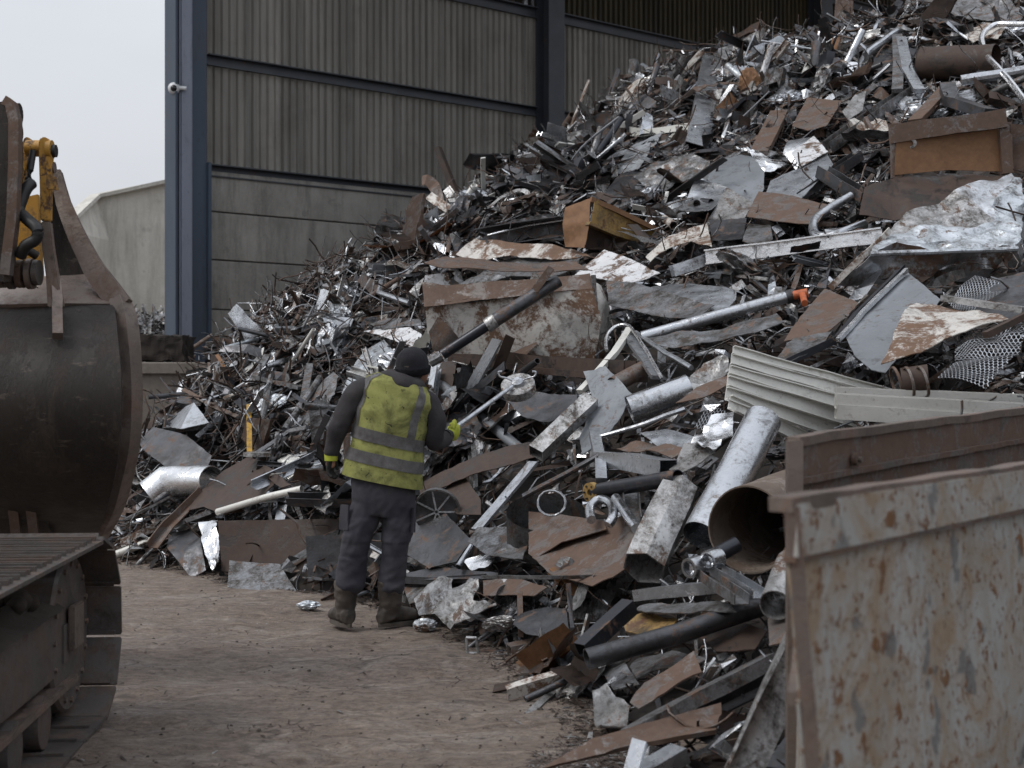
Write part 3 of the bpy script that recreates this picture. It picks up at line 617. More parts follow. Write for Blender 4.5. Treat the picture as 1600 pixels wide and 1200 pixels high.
# rusty tank with hole
t = THING('rusty_tank', 1490, 230, 'big rusty tank side with flange and a hole at the upper right', 'tank', .8, 'the big rusty tank')
Yt = depth(1490, 250) - 1.1
bm = bmesh.new(); fr = [U(1398, 212, Yt), U(1470, 203, Yt), U(1565, 196, Yt), U(1572, 268, Yt), U(1480, 266, Yt), U(1396, 275, Yt)]
build('tank_side', sheet_bm(fr, .012, .02, 2, .07, 91, .004), 'orange_rust', t, 28)
HERO.append([(1396, 200), (1575, 195), (1600, 275), (1396, 280)])
for nm, a, b_, sec in (('flange', (1398, 205, -.02), (1402, 278, -.02), rect(.09, .05)), ('flange', (1570, 192, -.02), (1574, 272, -.02), rect(.1, .06)), ('flange', (1390, 210, -.05), (1572, 184, -.05), rect(.06, .16))):
    SEED[0] += 1; bm = bmesh.new(); sweep(bm, resample([U(a[0], a[1], Yt + a[2]), U(b_[0], b_[1], Yt + b_[2])], .15), sec, dent=.015, seed=SEED[0]); build(nm, bm, 'rusty_steel' if nm else '', t, 30)
bm = bmesh.new(); sweep(bm, [U(1419, 224, Yt - .05), U(1419, 224, Yt + .04)], circ(.075, 16, .05), circ(.045, 16, .03)); build('port', bm, 'mottled', t, 30)
bm = bmesh.new(); sweep(bm, [U(1419, 224, Yt - .02), U(1419, 224, Yt - .01)], circ(.05, 16, .035)); build('port_hole', bm, 'rubber', t)
S('tank_end', 'rusty_steel', [(1574, 196, -.0), (1602, 200), (1602, 276), (1576, 268)], None, Y=Yt + .02, parent=t, crumple=.05)
S('rust_apron', 'dark_rust', [(1346, 308, -.1), (1352, 282, .3), (1400, 274, .5), (1480, 268, .6), (1580, 268, .5), (1560, 300), (1470, 318), (1400, 330)], 'dark rusty bowed sheet hanging under the big rusty tank', Y=Yt - .55, crumple=.03, bend=.1)
# big crushed white tub
t = THING('crushed_tub', 1480, 370, 'big crushed white metal tub with rusty rim at the upper right', 'tub', .8, 'the big crushed white tub')
Yt = depth(1450, 400) - .75
def facets(nm, mat, V, Fs, crumple, freq, seed, seg=.07, th=.006, parent=None, mats=None):
    """a dented folded box: shared corners, each face subdivided and pushed about by the same noise so the folds stay closed"""
    bm = bmesh.new(); vs = [bm.verts.new(v) for v in V]
    for k, f in enumerate(Fs):
        fc = bm.faces.new([vs[i] for i in f]); fc.material_index = mats[k] if mats else 0
    bmesh.ops.triangulate(bm, faces=bm.faces[:])
    for _ in range(7):
        le = [e for e in bm.edges if e.calc_length() > seg]
        if not le or len(bm.verts) > 5000: break
        bmesh.ops.subdivide_edges(bm, edges=le, cuts=1); bmesh.ops.triangulate(bm, faces=[q for q in bm.faces if len(q.verts) > 3])
    for v in bm.verts:
        q = v.co + Vector((seed, 0, 0)); v.co = v.co + noise.noise_vector(q * freq) * crumple + Vector((0, -1, .5)) * crumple * .5 * (ridged(q, freq * 1.3) - .2) + noise.noise_vector(q * freq * 3) * crumple * .25
    bmesh.ops.solidify(bm, geom=bm.faces[:], thickness=th)
    return build(nm, bm, mat, parent, smooth=24)
tv = [U(1360, 397, Yt), U(1590, 390, Yt - .03), U(1602, 446, Yt + .2), U(1300, 450, Yt + .2), U(1376, 366, Yt + .35), U(1545, 348, Yt + .5), U(1500, 301, Yt + .95), U(1576, 268, Yt + 1.15), U(1610, 318, Yt + .8), U(1440, 350, Yt + .42), U(1420, 331, Yt + .75), U(1640, 420, Yt + .7), U(1500, 392, Yt - .05), U(1490, 450, Yt + .22)]
facets('tub_shell', ['tub_metal', 'blue_white', 'mottled'], tv, [(0, 12, 9, 4), (12, 1, 5, 9), (4, 9, 10), (10, 9, 5, 6), (6, 5, 7), (5, 1, 8, 7), (0, 3, 13, 12), (12, 13, 2, 1), (1, 2, 11, 8)], .085, 3.0, 7, parent=t, mats=[1, 1, 2, 2, 0, 1, 0, 0, 0])
BM_('tub_rim', 'blue_white', [(1360, 397, -.02), (1500, 392, -.07), (1590, 389, -.05)], circ(.022, 8), None, Y=Yt - .02, parent=t, wd=6)
BM_('tub_rim', 'rusted_white', [(1386, 360, .3), (1345, 402, .1), (1297, 451, .15)], Lsec(.07, .05, .01), None, Y=Yt - .04, parent=t, wd=8)
HERO.append([(1300, 449), (1376, 360), (1576, 265), (1604, 300), (1604, 445)])

# --- middle
t = THING('orange_box', 950, 350, 'rusty orange open steel box lying on its side in mid slope', 'box', .6, 'the rusty orange open box')
Yt = depth(930, 385) - .55
S('side_panel', 'orange_rust', [(884, 386, .0), (879, 350, 0), (884, 325, .05), (924, 311, .0), (921, 350, -.12), (914, 388, -.15)], None, Y=Yt, parent=t, crumple=.03, freq=3)
S('inner_wall', 'yellow_rust', [(924, 312, .02), (975, 334, .25), (1034, 362, .5), (1016, 376, .45), (960, 372, .2), (919, 347, -.06)], None, Y=Yt, parent=t, crumple=.02)
S('inner_floor', 'dark_rust', [(919, 348, 0), (985, 376, .35), (1008, 392, .3), (914, 390, .05)], None, Y=Yt, parent=t, crumple=.02)
BM_('top_flange', 'orange_rust', [(923, 311, -.03), (978, 336, .2), (1034, 363, .45)], rect(.03, .05), None, Y=Yt, parent=t, wd=8)
BM_('inner_flange', 'yellow_rust', [(918, 349, -.13), (960, 366, .1), (1002, 380, .28)], rect(.07, .03), None, Y=Yt, parent=t, wd=8)
BM_('long_dark_tray', 'dark_steel', [(752, 376), (810, 366), (884, 356)], Usec(.22, .3, .01), 'long dark grey tray with a bright lip left of the orange box', 'tray', d=.35, wd=40, land='the long dark grey tray', roll=R(90))
BM_('bright_strip', 'bright_aluminium', [(762, 368, .1), (820, 353), (884, 343)], circ(.014, 8), 'thin bright edge strip on the long dark grey tray', 'metal strip', d=.55)
S('crumpled_cover', 'rusted_white', [(716, 408), (748, 390), (800, 386), (860, 386), (905, 394), (922, 402), (870, 408), (800, 402), (756, 412)], 'long crumpled white and brown lid above the chipped rusty box', d=.55, crumple=.04, freq=3, land='the long crumpled lid')
S('dented_sheet', 'galvanised_dirty', [(742, 414), (800, 402), (850, 398), (910, 404), (900, 424), (850, 436), (770, 432)], 'pale dented sheet between the crumpled lid and the chipped box', d=.45, crumple=.03)
S('torn_curl', 'galvanised_dirty', [(700, 424), (722, 418), (752, 422), (792, 436), (760, 442), (708, 444)], 'torn curled lip with wavy edge on top of the chipped box', d=.5, crumple=.05, freq=6)
t = THING('chipped_box', 800, 490, 'large rust-chipped white metal box in the middle of the heap', 'box', .8, 'the big chipped white box')
Yt = depth(800, 545) - .9
S('front_panel', 'rusted_white', [(664, 470, 0), (735, 474, -.05), (810, 462, -.05), (925, 450, 0), (938, 500, 0), (928, 562, .05), (810, 556, .0), (700, 552, .02), (668, 520, .03)], None, Y=Yt, parent=t, crumple=.05, freq=1.8)
S('upper_band', 'rusty_steel', [(660, 440, .05), (700, 446, .0), (780, 440, .0), (860, 434, 0), (922, 428, .0), (926, 452, -.08), (850, 458, -.1), (770, 468, -.1), (663, 480, -.06)], None, Y=Yt, parent=t, crumple=.02, freq=2)
S('end_panel', 'rusted_white', [(924, 428, 0), (942, 436, .35), (957, 456, .55), (955, 560, .55), (934, 572, .05), (926, 500, -.02)], None, Y=Yt, parent=t, crumple=.06, freq=4)
BM_('corner_fold', 'galvanised_dirty', [(927, 430, -.05), (931, 500, -.05), (932, 565, 0)], rect(.04, .05), None, Y=Yt, parent=t, wd=10)
S('top_sheet', 'rusty_steel', [(660, 438, .06), (700, 424, .5), (800, 416, .6), (900, 414, .6), (926, 428, .02), (860, 434, .02), (780, 440, .02), (700, 446, .02)], None, Y=Yt, parent=t, crumple=.04)
S('corner_patch', 'rusty_steel', [(670, 520, -.05), (684, 498, -.1), (704, 512, -.08), (728, 540, 0), (700, 554, 0), (676, 548, 0)], None, Y=Yt, parent=t, crumple=.03)
S('top_corner', 'chipped_white', [(662, 444), (664, 430), (700, 426), (706, 446)], None, Y=Yt + .1, parent=t, crumple=.02)
HERO.append([(660, 430), (940, 425), (955, 570), (680, 560)])
t = THING('strut', 770, 500, 'dark tubular strut with a collar lying across the chipped white box', 'strut', 1.0)
PIPE('tube', 'black_steel', [(692, 554, .2), (765, 506, .15)], 7.5, None, Y=Yt - .35, parent=t)
PIPE('tube', 'dark_steel', [(765, 506, -.15), (872, 438, .0)], 9.5, None, Y=Yt - .2, parent=t)
BM_('collar', 'mottled', [(760, 509, 0), (774, 500, 0)], circ(.062, 14), None, Y=Yt - .38, parent=t, wd=20)
BM_('bracket', 'rusty_steel', [(835, 455, -.05), (862, 418, -.05)], Usec(.09, .06, .008), None, Y=Yt - .25, parent=t, wd=20)
BM_('clamp', 'galvanised_dirty', [(690, 556, 0), (672, 566, 0)], circ(.05, 10), None, Y=Yt - .2, parent=t, wd=20)
S('small_rust_plate', 'rusty_steel', [(778, 552), (826, 516), (840, 538), (822, 556)], 'small brown rusty plate against the foot of the chipped box', d=.85, crumple=.01)
BM_('heavy_flat_beam', 'dark_rust', [(708, 548), (850, 566), (985, 574)], Usec(.13, .1, .012), 'long dark rusty channel running right below the chipped box', d=.75, wd=16, land='the long dark rusty channel')
BM_('heavy_flat_beam', 'dark_rust', [(712, 560), (860, 580), (1000, 592)], rect(.16, .05), 'flat dark rusty beam just under the long rusty channel', d=.6, wd=14)
S('white_peak', 'chipped_white', [(896, 430), (916, 412), (945, 393), (985, 408), (1032, 428), (1000, 440), (975, 444), (930, 434)], 'bright white chipped peaked sheet right of the big chipped box', d=.75, crumple=.02, freq=3, land='the white peaked sheet')
S('rust_peak_strip', 'rusted_white', [(1008, 400), (1050, 372), (1105, 350), (1112, 384), (1080, 376), (1045, 388), (1015, 406)], 'rusty and white twisted strip below the light grey folded sheets', d=.6, crumple=.04)
BM_('long_bright_rail', 'bright_aluminium', [(1103, 403, .05), (1240, 386), (1378, 368)], Isec(.115, .13, .012), 'long bright aluminium rail running to the big crushed white tub', 'rail', d=.75, wd=22, land='the long bright rail')
BM_('short_bright_rail', 'galvanised', [(1050, 424), (1110, 404), (1180, 396)], Usec(.13, .1, .01), 'short dull rail end under the long bright rail', 'rail', d=.6, wd=18)
S('folded_fin', 'galvanised', [(955, 446), (1000, 442), (1075, 444), (1150, 450), (1148, 462), (1128, 484), (1060, 470), (990, 456)], 'long pale grey folded fin right of the chipped box', d=.75, bend=.1, land='the long grey folded fin')
S('dirty_fin_sheet', 'galvanised_dirty', [(953, 456), (1000, 458), (1060, 470), (1118, 482), (1088, 500), (1020, 496), (954, 486)], 'dirty lower half of the long grey folded fin', d=.7, crumple=.02)
PIPE('conduit_pipe', 'galvanised', [(1003, 527, .1), (1120, 494), (1230, 464)], 9.5, 'smooth blue-grey pipe sloping up to an orange valve', d=.75, land='the smooth blue-grey pipe', dent=.001)
t = THING('valve', 1252, 462, 'small orange valve fitting at the end of the blue-grey pipe', 'valve', .8)
PIPE('coupling', 'dark_steel', [(1228, 465), (1242, 461)], 11, None, d=.75, parent=t)
BM_('valve_body', 'orange_valve', [(1240, 462), (1262, 458)], circ(.036, 14), None, d=.78, parent=t)
BM_('valve_stem', 'orange_valve', [(1254, 458), (1258, 474)], circ(.026, 12), None, d=.8, parent=t)
S('long_ripped_sheet', 'galvanised_dirty', [(1006, 546), (1060, 530), (1130, 518), (1215, 498), (1228, 512), (1180, 528), (1100, 542), (1030, 556)], 'long ripped grey sheet under the blue-grey pipe', d=.6, crumple=.05, freq=3)
# frame of a chair
t = THING('chair_frame', 985, 560, 'bent aluminium chair frame with a wire loop leaning in mid heap', 'chair frame', .9, 'the bent chair frame')
BM_('leg', 'pale_aluminium', [(984, 514), (960, 552), (906, 612, -.1)], rect(.055, .035), None, d=.95, parent=t)
BM_('leg', 'galvanised', [(978, 520), (1006, 560), (1026, 590)], rect(.075, .03), None, d=.9, parent=t)
BM_('leg', 'galvanised', [(994, 520), (1040, 552), (1080, 574)], circ(.02, 8), None, d=.85, parent=t)
BM_('loop', 'bright_aluminium', [(948, 548), (948, 525), (960, 511), (978, 508), (990, 518), (1010, 548), (1034, 592)], circ(.014, 8), None, d=.98, parent=t, curve=True)
t = THING('dirty_duct', 880, 665, 'dirty square steel duct leaning down right of the worker', 'duct', .9, 'the dirty leaning duct')
BM_('duct_body', 'mottled', [(838, 708, .05), (924, 626, 0)], rect(.12, .1), None, d=.9, parent=t, inner=rect(.108, .088), wd=28, roll=R(30))
BM_('duct_strip', 'galvanised', [(745, 828, -.1), (834, 722, 0)], rect(.11, .02), None, d=.75, parent=t, wd=16)
S('blue_grey_plate', 'grey_paint', [(926, 610), (962, 605), (1000, 640), (965, 690), (915, 720), (908, 690), (938, 650)], 'blue-grey dented plate behind the leaning duct', d=.55, crumple=.04)
S('dark_gusset', 'dark_rust', [(650, 752, .05), (830, 680, 0), (842, 700), (800, 722), (700, 758), (655, 772)], 'long dark tapered plate right beside the worker at waist height', d=.5, crumple=.02, bend=.1, land='the long dark tapered plate')
S('dull_plate', 'dark_steel', [(800, 640), (835, 622), (905, 622), (900, 650), (860, 662), (818, 656)], 'dull grey plate beneath the round magnet', d=.45, crumple=.03)
S('rust_flap', 'dark_rust', [(716, 600), (730, 575), (748, 572), (742, 610), (738, 624), (720, 618)], 'dark rust-brown flap between the worker and the magnet', d=.5, crumple=.05)
PIPE('rusty_tube', 'rusty_steel', [(958, 602, .1), (1010, 574)], 13, 'short torn rusty tube between the chair frame and the bright pipe', d=.75, n=14, wall=.06)
# stainless pipe with crushed end
t = THING('crushed_flue', 1050, 620, 'shiny open flue pipe with a crumpled far end in mid heap', 'flue', 1.0, 'the shiny flue pipe')
PIPE('flue_body', 'stainless', [(984, 640, .1), (1078, 606, 0)], 22, None, d=.95, parent=t, n=28, wall=.05, dent=.004)
S('crushed_end', 'mottled', [(1066, 610), (1074, 572), (1118, 540), (1138, 560), (1140, 588), (1100, 606), (1078, 622)], None, d=1.05, parent=t, crumple=.09, freq=6)
S('pointed_strip', 'rusty_steel', [(1056, 632, .05), (1090, 612), (1142, 592), (1140, 604), (1100, 622)], 'pointed rusty blade of sheet under the crumpled flue end', d=1.0, crumple=.02)
# white louvre panels
Yt = depth(1240, 640) - .85
for i, (a, b_, ww) in enumerate((((1146, 548), (1402, 618), .06), ((1144, 562), (1404, 634), .09), ((1140, 578), (1398, 650), .09), ((1138, 594), (1352, 662), .10), ((1136, 612), (1320, 678), .10), ((1140, 628), (1290, 700), .09))):
    words = ('topmost', 'second from the top', 'third from the top', 'fourth from the top', 'fifth from the top', 'lowest')[i]
    BM_('facade_slat', 'pale_aluminium', [(a[0], a[1], -.02 * i), (b_[0], b_[1], .35 - .02 * i)], Usec(ww, .03, .006), words + ' of the fanned white facade profiles above the bright steel pipe', 'profile', Y=Yt - .05, wd=18, roll=R(78), group='fanned white facade profiles', dent=.008, land='the fanned white facade profiles' if i == 2 else None)
for i, (y0, y1) in enumerate(((626, 642), (642, 662), (616, 628))):
    BM_('long_facade_profile', 'pale_aluminium', [(1306, y0), (1602, y1)], Usec(.055 if i < 2 else .04, .09, .006), ('upper', 'lower', 'rear')[i] + ' long white profile lying level over the skip rim', 'profile', Y=Yt - .35 + (.18 if i == 2 else 0), wd=14, roll=R(8), group='long white profiles behind the skip', dent=.004)
# appliance panel group
S('appliance_sheet', 'grey_paint', [(1318, 520), (1350, 478), (1418, 424), (1470, 470), (1430, 520), (1404, 560), (1384, 584), (1362, 580), (1335, 556)], 'speckled blue-grey appliance door standing among the scrap', 'panel', d=.95, crumple=.012, freq=2, land='the speckled blue-grey door')
BM_('black_trim', 'black_steel', [(1408, 418), (1340, 486), (1304, 530), (1216, 572, -.1)], Lsec(.07, .05, .01), 'glossy black and silver trim along the speckled blue-grey door', 'trim', d=1.02, wd=12)
BM_('silver_trim', 'bright_aluminium', [(1416, 422), (1348, 488), (1310, 532)], rect(.03, .03), 'bright silver edge strip along the speckled blue-grey door', 'trim', d=1.06, wd=8)
S('curved_wing', 'galvanised_dirty', [(1214, 560), (1240, 528), (1300, 520), (1280, 548), (1232, 568)], 'pale dirty wing of sheet below the triangular rusty plate', d=.95, crumple=.02)
S('rust_triangle', 'rusty_steel', [(1224, 532), (1262, 480), (1288, 448), (1342, 474), (1322, 498), (1292, 520)], 'triangular rusty brown plate left of the speckled blue-grey door', d=.8, crumple=.012, land='the triangular rusty plate')
S('peeling_sheet', 'rusted_white', [(1378, 576), (1398, 548), (1420, 492), (1434, 474), (1490, 478), (1530, 484), (1576, 500), (1500, 528), (1440, 556)], 'curling peeled brown and white sheet in front of the mesh', d=1.15, crumple=.045, freq=3, bend=.2, land='the peeling brown and white sheet')
S('dark_corner_plate', 'dark_steel', [(1504, 492), (1552, 440), (1604, 428), (1604, 494), (1560, 500)], 'dark flat plate behind the pale crossbar at the picture edge', d=.9, crumple=.01)
BM_('pale_crossbar', 'mottled', [(1476, 466), (1530, 474), (1604, 486)], rect(.08, .04), 'pale crossbar lying over the upper mesh', 'bar', d=1.2, wd=12)
BM_('twisted_bar', 'dark_rust', [(1540, 524), (1604, 492)], rect(.05, .04), 'twisted dark bar above the lower mesh', 'bar', d=1.25, wd=8)
MESHG('expanded_mesh', 'galvanised', [(1480, 468), (1524, 430), (1580, 446), (1508, 492)], 26, 18, 'upper piece of grey expanded metal mesh under the crushed tub', d=1.0, amp=.05)
MESHG('expanded_mesh', 'galvanised', [(1490, 512), (1608, 500), (1590, 560), (1494, 572)], 30, 17, 'draped grey expanded metal mesh at the right below the peeling sheet', d=1.15, amp=.12, land='the draped metal mesh')
MESHG('expanded_mesh', 'galvanised', [(1494, 572), (1588, 560), (1540, 602), (1466, 592)], 26, 12, 'folded lower flap of the draped metal mesh', d=1.2, amp=.08)
MESHG('expanded_mesh', 'galvanised', [(1084, 664), (1110, 630), (1144, 648), (1118, 676)], 13, 10, 'small square of wire mesh left of the upright steel pipe', d=.95, amp=.03, w_=.005)
t = THING('burnt_motor', 1430, 590, 'burnt round motor housing in the gap under the peeling sheet', 'motor', .9)
PIPE('housing', 'dark_rust', [(1408, 596), (1450, 590)], 22, None, d=.85, parent=t, wall=.15, n=16, dent=.03)
for xx in (1398, 1418, 1440): PIPE('ring', 'rusty_steel', [(xx, 597), (xx + 4, 596)], 25, None, d=.88, parent=t, wall=.1, n=20)

# --- lower right: the large pipes
t = THING('steel_flue', 1145, 745, 'long polished steel pipe standing out of the heap beside the huge brown pipe', 'pipe', 1.1, 'the long polished steel pipe')
Yt = depth(1110, 840) - .55
PIPE('flue_body', 'stainless', [(1096, 838, 0), (1148, 744, .3), (1192, 656, .6)], 30, None, Y=Yt, parent=t, n=32, wall=.04, dent=.003)
t = THING('brown_main_pipe', 1200, 800, 'huge open brown pipe next to the skip corner', 'pipe', 1.1, 'the huge brown pipe')
Yt = depth(1170, 900) - .5; p0 = U(1170, 828, Yt); p1 = U(1330, 756, Yt + 1.5)
bm = bmesh.new(); rr = 70 * Yt / F; sweep(bm, resample([p0, p1], .1), circ(rr * .95, 40, rr), circ(rr * .92, 40, rr * .965), dent=.012, seed=5, dfreq=2); build('pipe_wall', bm, 'brown_pipe', t, 30)
bm = bmesh.new(); dd = (p1 - p0).normalized(); sweep(bm, resample([p0 + dd * .04, p1 - dd * .2], .2), [(rr * .87 * math.cos(a), rr * .91 * math.sin(a)) for a in [R(v) for v in range(-62, -20, 6)]] + [(rr * .84 * math.cos(a), rr * .88 * math.sin(a)) for a in [R(v) for v in range(-26, -64, -6)]]); build('inner_liner', bm, 'rusty_steel', t, 30)
mark([(1115, 760), (1240, 725), (1240, 900), (1130, 900)])
t = THING('hex_duct', 1035, 820, 'dark dirty folded duct with an open six-sided end', 'duct', 1.0, 'the dark folded duct')
Yt = depth(1010, 920) - .4
hexo = [(math.cos(R(a)), math.sin(R(a))) for a in (15, 70, 130, 185, 240, 305)]
rr = 36 * Yt / F
BM_('duct_body', 'mottled', [(1006, 888, 0), (1036, 820, .25), (1062, 768, .5)], [(a * rr, b_ * rr) for a, b_ in hexo], None, Y=Yt, parent=t, inner=[(a * rr * .94, b_ * rr * .94) for a, b_ in hexo], wd=66, dent=.012, smooth=25)
PIPE('long_black_pipe', 'dark_steel', [(917, 1030, 0), (1060, 990, .12), (1204, 942, .25)], 15, 'long dark open pipe lying across the foot of the heap', Y=6.6, n=24, wall=.14, dent=.001, land='the long dark pipe')
BM_('black_square_tube', 'black_steel', [(908, 1016, 0), (984, 946, .2)], rect(.08, .075), 'glossy black square tube sloping down to the long dark pipe', 'tube', Y=6.85, wd=26, inner=rect(.07, .065))
S('boiler_shell', 'rusty_steel', [(838, 882, .1), (884, 852), (940, 836), (998, 822), (1004, 870), (960, 906), (930, 924), (870, 912)], 'large mottled rusty curved shell in front of the dark folded duct', d=.55, crumple=.03, bend=-.25, land='the rusty curved shell')
S('rust_gate_plate', 'rusty_steel', [(828, 868), (827, 801), (880, 806), (944, 816), (950, 830), (880, 850), (838, 876)], 'smooth brown rusty plate standing behind the curved shell', d=.75, crumple=.006, ragged=.002, land='the smooth brown plate')
# ring of bent plate
t = THING('bent_ring', 852, 780, 'wide open ring of bent grey steel plate on the lower slope', 'ring', .7, 'the wide steel ring')
cR = D(853, 800, .75); rr = 62 * cR.y / F; bm = bmesh.new()
ring = []
for i in range(37):
    a = R(i * 10); ring.append((math.cos(a) * rr, math.sin(a) * rr * .75))
ir = [bm.verts.new(cR + Vector((a, b_ * .9, b_ * .55 + .0))) for a, b_ in ring]; jr = [bm.verts.new(cR + Vector((a * .98, b_ * .9 + .05, b_ * .55 - .22))) for a, b_ in ring]
for i in range(36): bm.faces.new((ir[i], ir[i + 1], jr[i + 1], jr[i]))
bmesh.ops.solidify(bm, geom=bm.faces[:], thickness=.008); build('plate', bm, 'galvanised_dirty', t, 30)
mark([(790, 745), (915, 745), (915, 830), (790, 830)])
BM_('coil', 'galvanised', [(862 + 22 * math.cos(a), 786 + 20 * math.sin(a)) for a in [R(v) for v in range(0, 361, 24)]], circ(.008, 6), 'small wire hoop lying inside the wide steel ring', 'wire', d=1.05)
BM_('thin_pole', 'dark_steel', [(818, 776), (880, 742), (936, 712)], circ(.02, 8), 'thin dark pole reaching from the wide ring to the grey duct', 'pole', d=1.1)
BM_('grey_duct', 'galvanised', [(934, 716), (990, 722), (1046, 732)], rect(.13, .1), 'pale grey bent duct with an open torn end', 'duct', d=1.0, inner=rect(.12, .09), wd=34, dent=.015, land='the pale grey bent duct')
BM_('grey_stub_bar', 'galvanised', [(928, 674), (938, 720), (940, 752)], rect(.07, .05), 'short grey arm standing at the left end of the pale duct', 'bar', d=1.02, wd=14)
BM_('bent_conduit', 'galvanised', [(930, 684, 0), (1000, 665), (1040, 650), (1070, 640)], circ(.016, 8), 'thin curved conduit over the pale grey bent duct', 'conduit', d=1.0, curve=True)
t = THING('flanged_pipe', 990, 758, 'black pipe with a drilled yellowish flange disc', 'pipe', 1.0, 'the flanged black pipe')
PIPE('pipe_body', 'black_steel', [(930, 768, 0), (1060, 746, .2)], 12, None, d=1.0, parent=t)
fc = D(921, 770, 1.03); bm = bmesh.new(); sweep(bm, [fc, fc + Vector((.03, .025, .003))], circ(.062, 20), circ(.022, 20)); build('flange', bm, 'yellow_rust', t, 30)
for i in range(6):
    a = R(i * 60); q = fc + Vector((-.002, -.002, 0)) + Vector((.03, -.03, 0)).normalized() * .043 * math.cos(a) + Vector((0, 0, .043 * math.sin(a))); bm = bmesh.new(); sweep(bm, [q + Vector((-.004, -.004, 0)), q + Vector((.008, .008, 0))], circ(.007, 8)); build('bolt_hole', bm, 'rubber', t)
BM_('pipe_bend', 'stainless', [(924, 812), (922, 792), (938, 780), (956, 788), (958, 808), (950, 820)], circ(.028, 12), 'shiny U-shaped pipe bend under the flanged black pipe', 'pipe', d=1.05, curve=True)
BM_('polished_tube', 'stainless', [(962, 778), (994, 826)], circ(.03, 12), 'short polished tube right of the shiny U-shaped bend', 'tube', d=1.05)
BM_('ribbed_profile', 'galvanised_dirty', [(984, 765), (990, 815)], Usec(.1, .06, .008), 'upright ribbed grey profile behind the dark folded duct', d=.9, wd=24)
S('creased_sheet', 'galvanised', [(1000, 680), (1040, 668), (1092, 684), (1080, 700), (1030, 700)], 'pale torn sheet over the rust-brown strip near mid heap', d=.95, crumple=.03)
S('rust_strip', 'rusty_steel', [(962, 700), (990, 680), (1040, 692), (1076, 706), (1050, 716), (1000, 704)], 'rust-brown torn strip above the pale grey duct', d=.98, crumple=.05)
S('bright_scrap', 'bright_aluminium', [(1084, 704), (1118, 664), (1150, 650), (1146, 684), (1120, 716)], 'glittering crumpled sheet left of the polished steel pipe', d=1.0, crumple=.06, freq=6)
S('mottled_channel', 'mottled', [(1046, 736), (1070, 700), (1102, 692), (1118, 706), (1090, 734), (1060, 748)], 'mottled open channel beneath the glittering crumpled sheet', d=.98, crumple=.03)
for i, (x, y) in enumerate(((1076, 888), (1106, 876))):
    t = THING('pulley', x, y, ('steel pulley with spokes under the polished pipe', 'steel pulley on a black shaft beside the spoked one')[i], 'pulley', 1.05)
    c0 = D(x, y, 1.1); bm = bmesh.new(); sweep(bm, [c0, c0 + Vector((.06, .05, .01))], circ(.05, 20), circ(.037, 20)); build('rim', bm, 'stainless', t, 30)
    bm = bmesh.new(); sweep(bm, [c0 + Vector((.015, .012, 0)), c0 + Vector((.05, .04, 0))], circ(.014, 12)); build('hub', bm, 'stainless', t, 30)
    for k in range(3):
        a = R(k * 120 + 20); q = Vector((.7, -.7, 0)) * math.cos(a) * .04 + Vector((0, 0, math.sin(a) * .04)); bm = bmesh.new(); sweep(bm, [c0 + Vector((.025, .02, 0)), c0 + Vector((.025, .02, 0)) + q], circ(.008, 6)); build('spoke', bm, 'stainless', t, 30)
    mark([(x - 15, y - 15), (x + 15, y - 15), (x + 15, y + 15), (x - 15, y + 15)])
PIPE('black_shaft', 'black_steel', [(1112, 872), (1152, 850)], 13, 'short glossy black shaft behind the steel pulleys', 'shaft', d=.95, wall=.3)
BM_('square_profile', 'galvanised_dirty', [(1100, 896), (1160, 938)], Usec(.08, .05, .006), 'bright bent strip fanning down right from the pulleys', 'metal strip', d=.95, wd=16)
BM_('square_profile', 'galvanised', [(1118, 890), (1186, 928)], Usec(.07, .05, .006), 'grey bent strip beside the bright one under the huge pipe', 'metal strip', d=.9, wd=16)
BM_('white_trough', 'galvanised', [(1000, 930), (1060, 922), (1130, 916)], Usec(.13, .06, .008), 'pale grey trough lying level above the long dark pipe', 'trough', d=.6, wd=22, roll=R(180), land='the pale grey trough')
S('holed_strip', 'galvanised_dirty', [(990, 946), (1000, 932), (1080, 936), (1140, 944), (1150, 956), (1080, 958), (1010, 956)], 'dirty strip with holes in front of the pale trough', d=.7, crumple=.03)
BM_('tilted_flue', 'mottled', [(1212, 946), (1236, 880)], circ(.075, 18), 'mottled short flue standing against the skip corner', 'flue', d=.85, inner=circ(.07, 18), wd=36)
S('brown_skip_plate', 'rusty_steel', [(1202, 1010), (1201, 958), (1240, 940), (1245, 1000)], 'flat brown plate beside the skip wall above the mottled beam', d=.6, crumple=.006)
S('wedge_plate', 'yellow_rust', [(975, 975), (1010, 958), (1060, 970), (1050, 984), (1000, 994), (980, 990)], 'yellowish rusty flattened box above the long dark pipe', d=.5, crumple=.02)
S('wedge_plate', 'galvanised_dirty', [(1200, 1040), (1245, 985), (1250, 1000), (1215, 1050)], 'narrow blue-grey blade against the skip wall', d=.45, crumple=.008)

# --- foot of the heap, centre and left
BM_('grey_tray', 'dark_steel', [(620, 902), (700, 906), (782, 900)], Usec(.24, .05, .008), 'flat dark tray behind the worker boots', 'tray', d=.25, wd=24)
S('half_disc_plate', 'dark_steel', [(636, 868), (640, 826), (672, 796), (700, 806), (738, 846), (714, 878), (670, 888)], 'dark half-round plate right of the worker knees', d=.5, crumple=.01, land='the dark half-round plate')
S('tall_dark_plate', 'dark_rust', [(688, 788), (700, 752), (726, 744), (752, 782), (752, 806), (716, 806)], 'dark upright plate above the half-round plate', d=.45, crumple=.015)
t = THING('fan_wheel', 682, 800, 'dark spoked fan wheel half hidden behind the worker', 'wheel', .55)
c0 = D(682, 800, .62)
bm = bmesh.new(); sweep(bm, [c0 + Vector((0, 0, 0)), c0 + Vector((.005, .04, .01))], circ(.17, 32), circ(.158, 32)); build('rim', bm, 'galvanised_dirty', t, 30)
